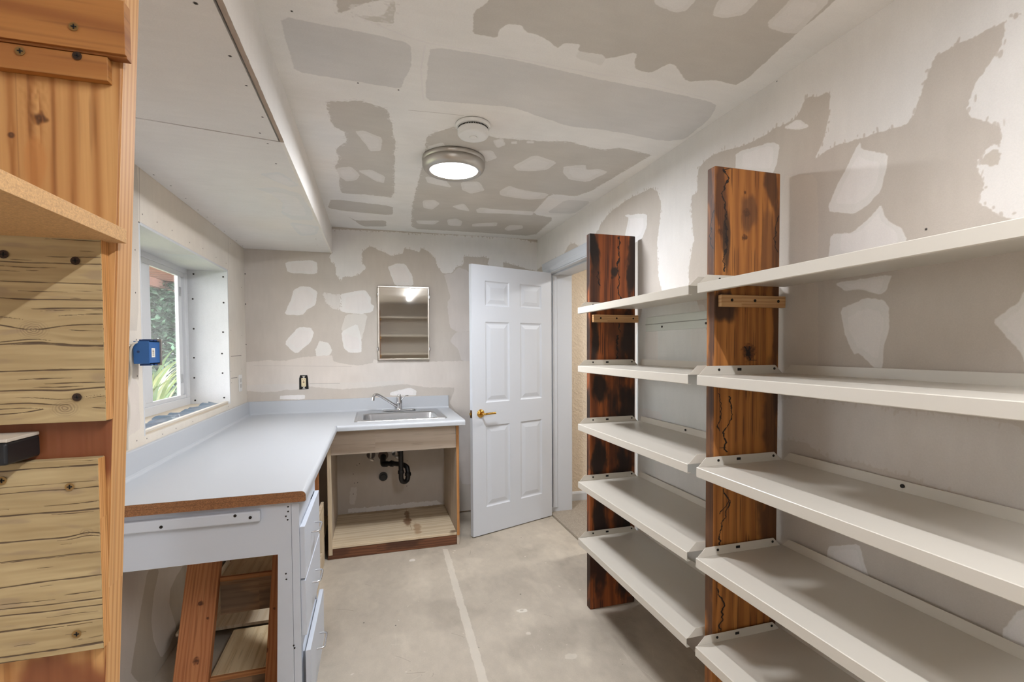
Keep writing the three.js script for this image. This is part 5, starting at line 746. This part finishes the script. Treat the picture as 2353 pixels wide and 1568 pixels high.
// ================================================================== GARDEN OUTSIDE THE WINDOW
{
  const grassMat = M({ map: pixelTexture(2, 2, 300, (x, y) => { const n = fbm(x * 14, y * 14, 4); return [84 + n * 44, 86 + n * 46, 66 + n * 36]; }), roughness: 1 });
  structure('ground', metricUV(box(-26, XL - 0.3, 0.3, 0.62, -8, 30)), grassMat, 'garden soil and lawn outside the window', 'ground');
  const deckTex = woodTexture(0.15, 2, 400, { light: [112, 72, 54], dark: [84, 52, 38], freq: 60, seed: 91 }), deckMat = M({ map: deckTex, roughness: 0.8 });
  const dk = thing('deck_roof', 'reddish slatted deck overhead seen through the window', 'deck', [-1.9, 2.25, 6]);
  for (let k = 0; k < 46; k++) { const d = 2.0 + k * 0.19; part(dk, 'slat', metricUV(box(-2.54, -1.3, 2.3, 2.34, d, d + 0.15, 0.003), true, 0, k * 0.13), deckMat); }
  part(dk, 'beam', metricUV(box(-2.62, -2.545, 2.2, 2.36, 1.6, 10.8, 0.004), true), deckMat); part(dk, 'beam', metricUV(box(-1.36, -1.3, 2.18, 2.2995, 1.6, 10.8, 0.004), true), deckMat);
  for (const d of [1.75, 10.6]) part(dk, 'post', metricUV(box(-2.62, -2.53, 0.6, 2.199, d, d + 0.09, 0.004)), deckMat);
  // evergreens: drooping sprays on a stem
  const r = rng(77);
  const spray = (() => { const s = new THREE.Shape([[0, 0], [0.03, 0.05], [0.022, 0.11], [0, 0.17], [-0.022, 0.11], [-0.03, 0.05]].map((q) => new THREE.Vector2(...q))), g = new THREE.ShapeGeometry(s), p = g.attributes.position; for (let i = 0; i < p.count; i++) p.setZ(i, -2.2 * p.getY(i) ** 2); g.computeVertexNormals(); return g; })();
  const leafMat = MP({ color: 0xffffff, roughness: 0.75, side: THREE.DoubleSide, transmission: 0, thickness: 0 });
  const tree = (x, d, h, rad, tint, label) => {
    const t = thing('evergreen_shrub', label, 'shrub', [x, 0.62, d], { group: 'evergreen shrubs outside' }), N = Math.round(7000 * rad * h);
    part(t, 'stem', rod([x, 0.62, d], [x, 0.62 + h * 0.95, d], 0.05, 0.01, 8), M({ color: hex(88, 64, 48), roughness: 0.9 }));
    const im = new THREE.InstancedMesh(spray, leafMat, N), m = new THREE.Matrix4(), c = new THREE.Color(); im.name = 'foliage'; im.userData.kind = 'stuff'; shadowed(im);
    for (let k = 0; k < N; k++) {
      const y = Math.pow(r(), 0.9) * h, a = r() * 6.283, R = rad * (1 - (y / h) ** 2.2 * 0.75) * Math.sqrt(0.25 + 0.75 * r()) * (0.75 + 0.45 * noise(a * 2.2 + x, y * 3)), px = Math.cos(a) * R, pz = Math.sin(a) * R, s = 0.4 + r() * 0.45;
      const q = new THREE.Quaternion().setFromEuler(new THREE.Euler(-0.5 - r() * 1.3, -a + Math.PI / 2 + (r() - 0.5) * 1.2, (r() - 0.5) * 1.2, 'YXZ'));
      m.compose(new THREE.Vector3(px, y, pz), q, new THREE.Vector3(s, s, s)); im.setMatrixAt(k, m);
      const v = 0.12 + r() * r() * 2.3; im.setColorAt(k, c.setRGB(tint[0] * v, tint[1] * v, tint[2] * v));
    }
    t.add(im);
  };
  tree(-2.95, 7.2, 2.3, 0.85, [0.085, 0.16, 0.1], 'blue green evergreen shrub just beyond the deck beam'); tree(-3.9, 9.2, 3.4, 1.3, [0.06, 0.12, 0.072], 'tall dark evergreen shrub behind the others'); tree(-2.3, 9.6, 2.8, 1.0, [0.085, 0.155, 0.088], 'broad mid green evergreen shrub in line with the deck posts'); tree(-4.6, 11.6, 4.4, 1.7, [0.055, 0.11, 0.066], 'largest evergreen shrub at the far end of the garden'); tree(-2.6, 13.5, 4.2, 1.8, [0.065, 0.125, 0.072], 'wide evergreen shrub closing the view under the deck');
  // strap leaved plants
  const blade = (len, w) => { const g = new THREE.PlaneGeometry(1, 1, 2, 8), p = g.attributes.position; for (let i = 0; i < p.count; i++) { const t = p.getY(i) + 0.5, s = p.getX(i); p.setXYZ(i, s * w * (1 - t ** 2.5) , len * (t - 0.35 * t * t), len * 0.42 * t * t); } g.computeVertexNormals(); return g; };
  const plant = (x, d, n, len, cols, label) => {
    const t = thing('strap_leaf_plant', label, 'plant', [x, 0.62, d], { group: 'strap leaved plants outside' });
    for (let k = 0; k < n; k++) { const g = blade(len * (0.7 + r() * 0.6), 0.03 + r() * 0.02); g.rotateY(k / n * 6.283 * 2.4 + r()); g.translate(x + (r() - 0.5) * 0.15, 0.62, -d + (r() - 0.5) * 0.15); part(t, 'leaf', g, cols[k % cols.length]); }
  };
  const gl = [[0.16, 0.22, 0.06], [0.1, 0.17, 0.06], [0.24, 0.26, 0.1], [0.24, 0.28, 0.2]].map((c) => MP({ color: new THREE.Color().setRGB(...c), roughness: 0.5, side: THREE.DoubleSide }));
  plant(-1.85, 4.7, 40, 0.92, gl, 'bright green strap leaved plant nearest the window'); plant(-2.3, 5.8, 40, 1.0, gl, 'taller green strap leaved plant next to the nearest one'); plant(-3.2, 5.1, 30, 0.55, gl, 'green strap leaved plant beyond the deck beam');
}

renderer.render(scene, camera);
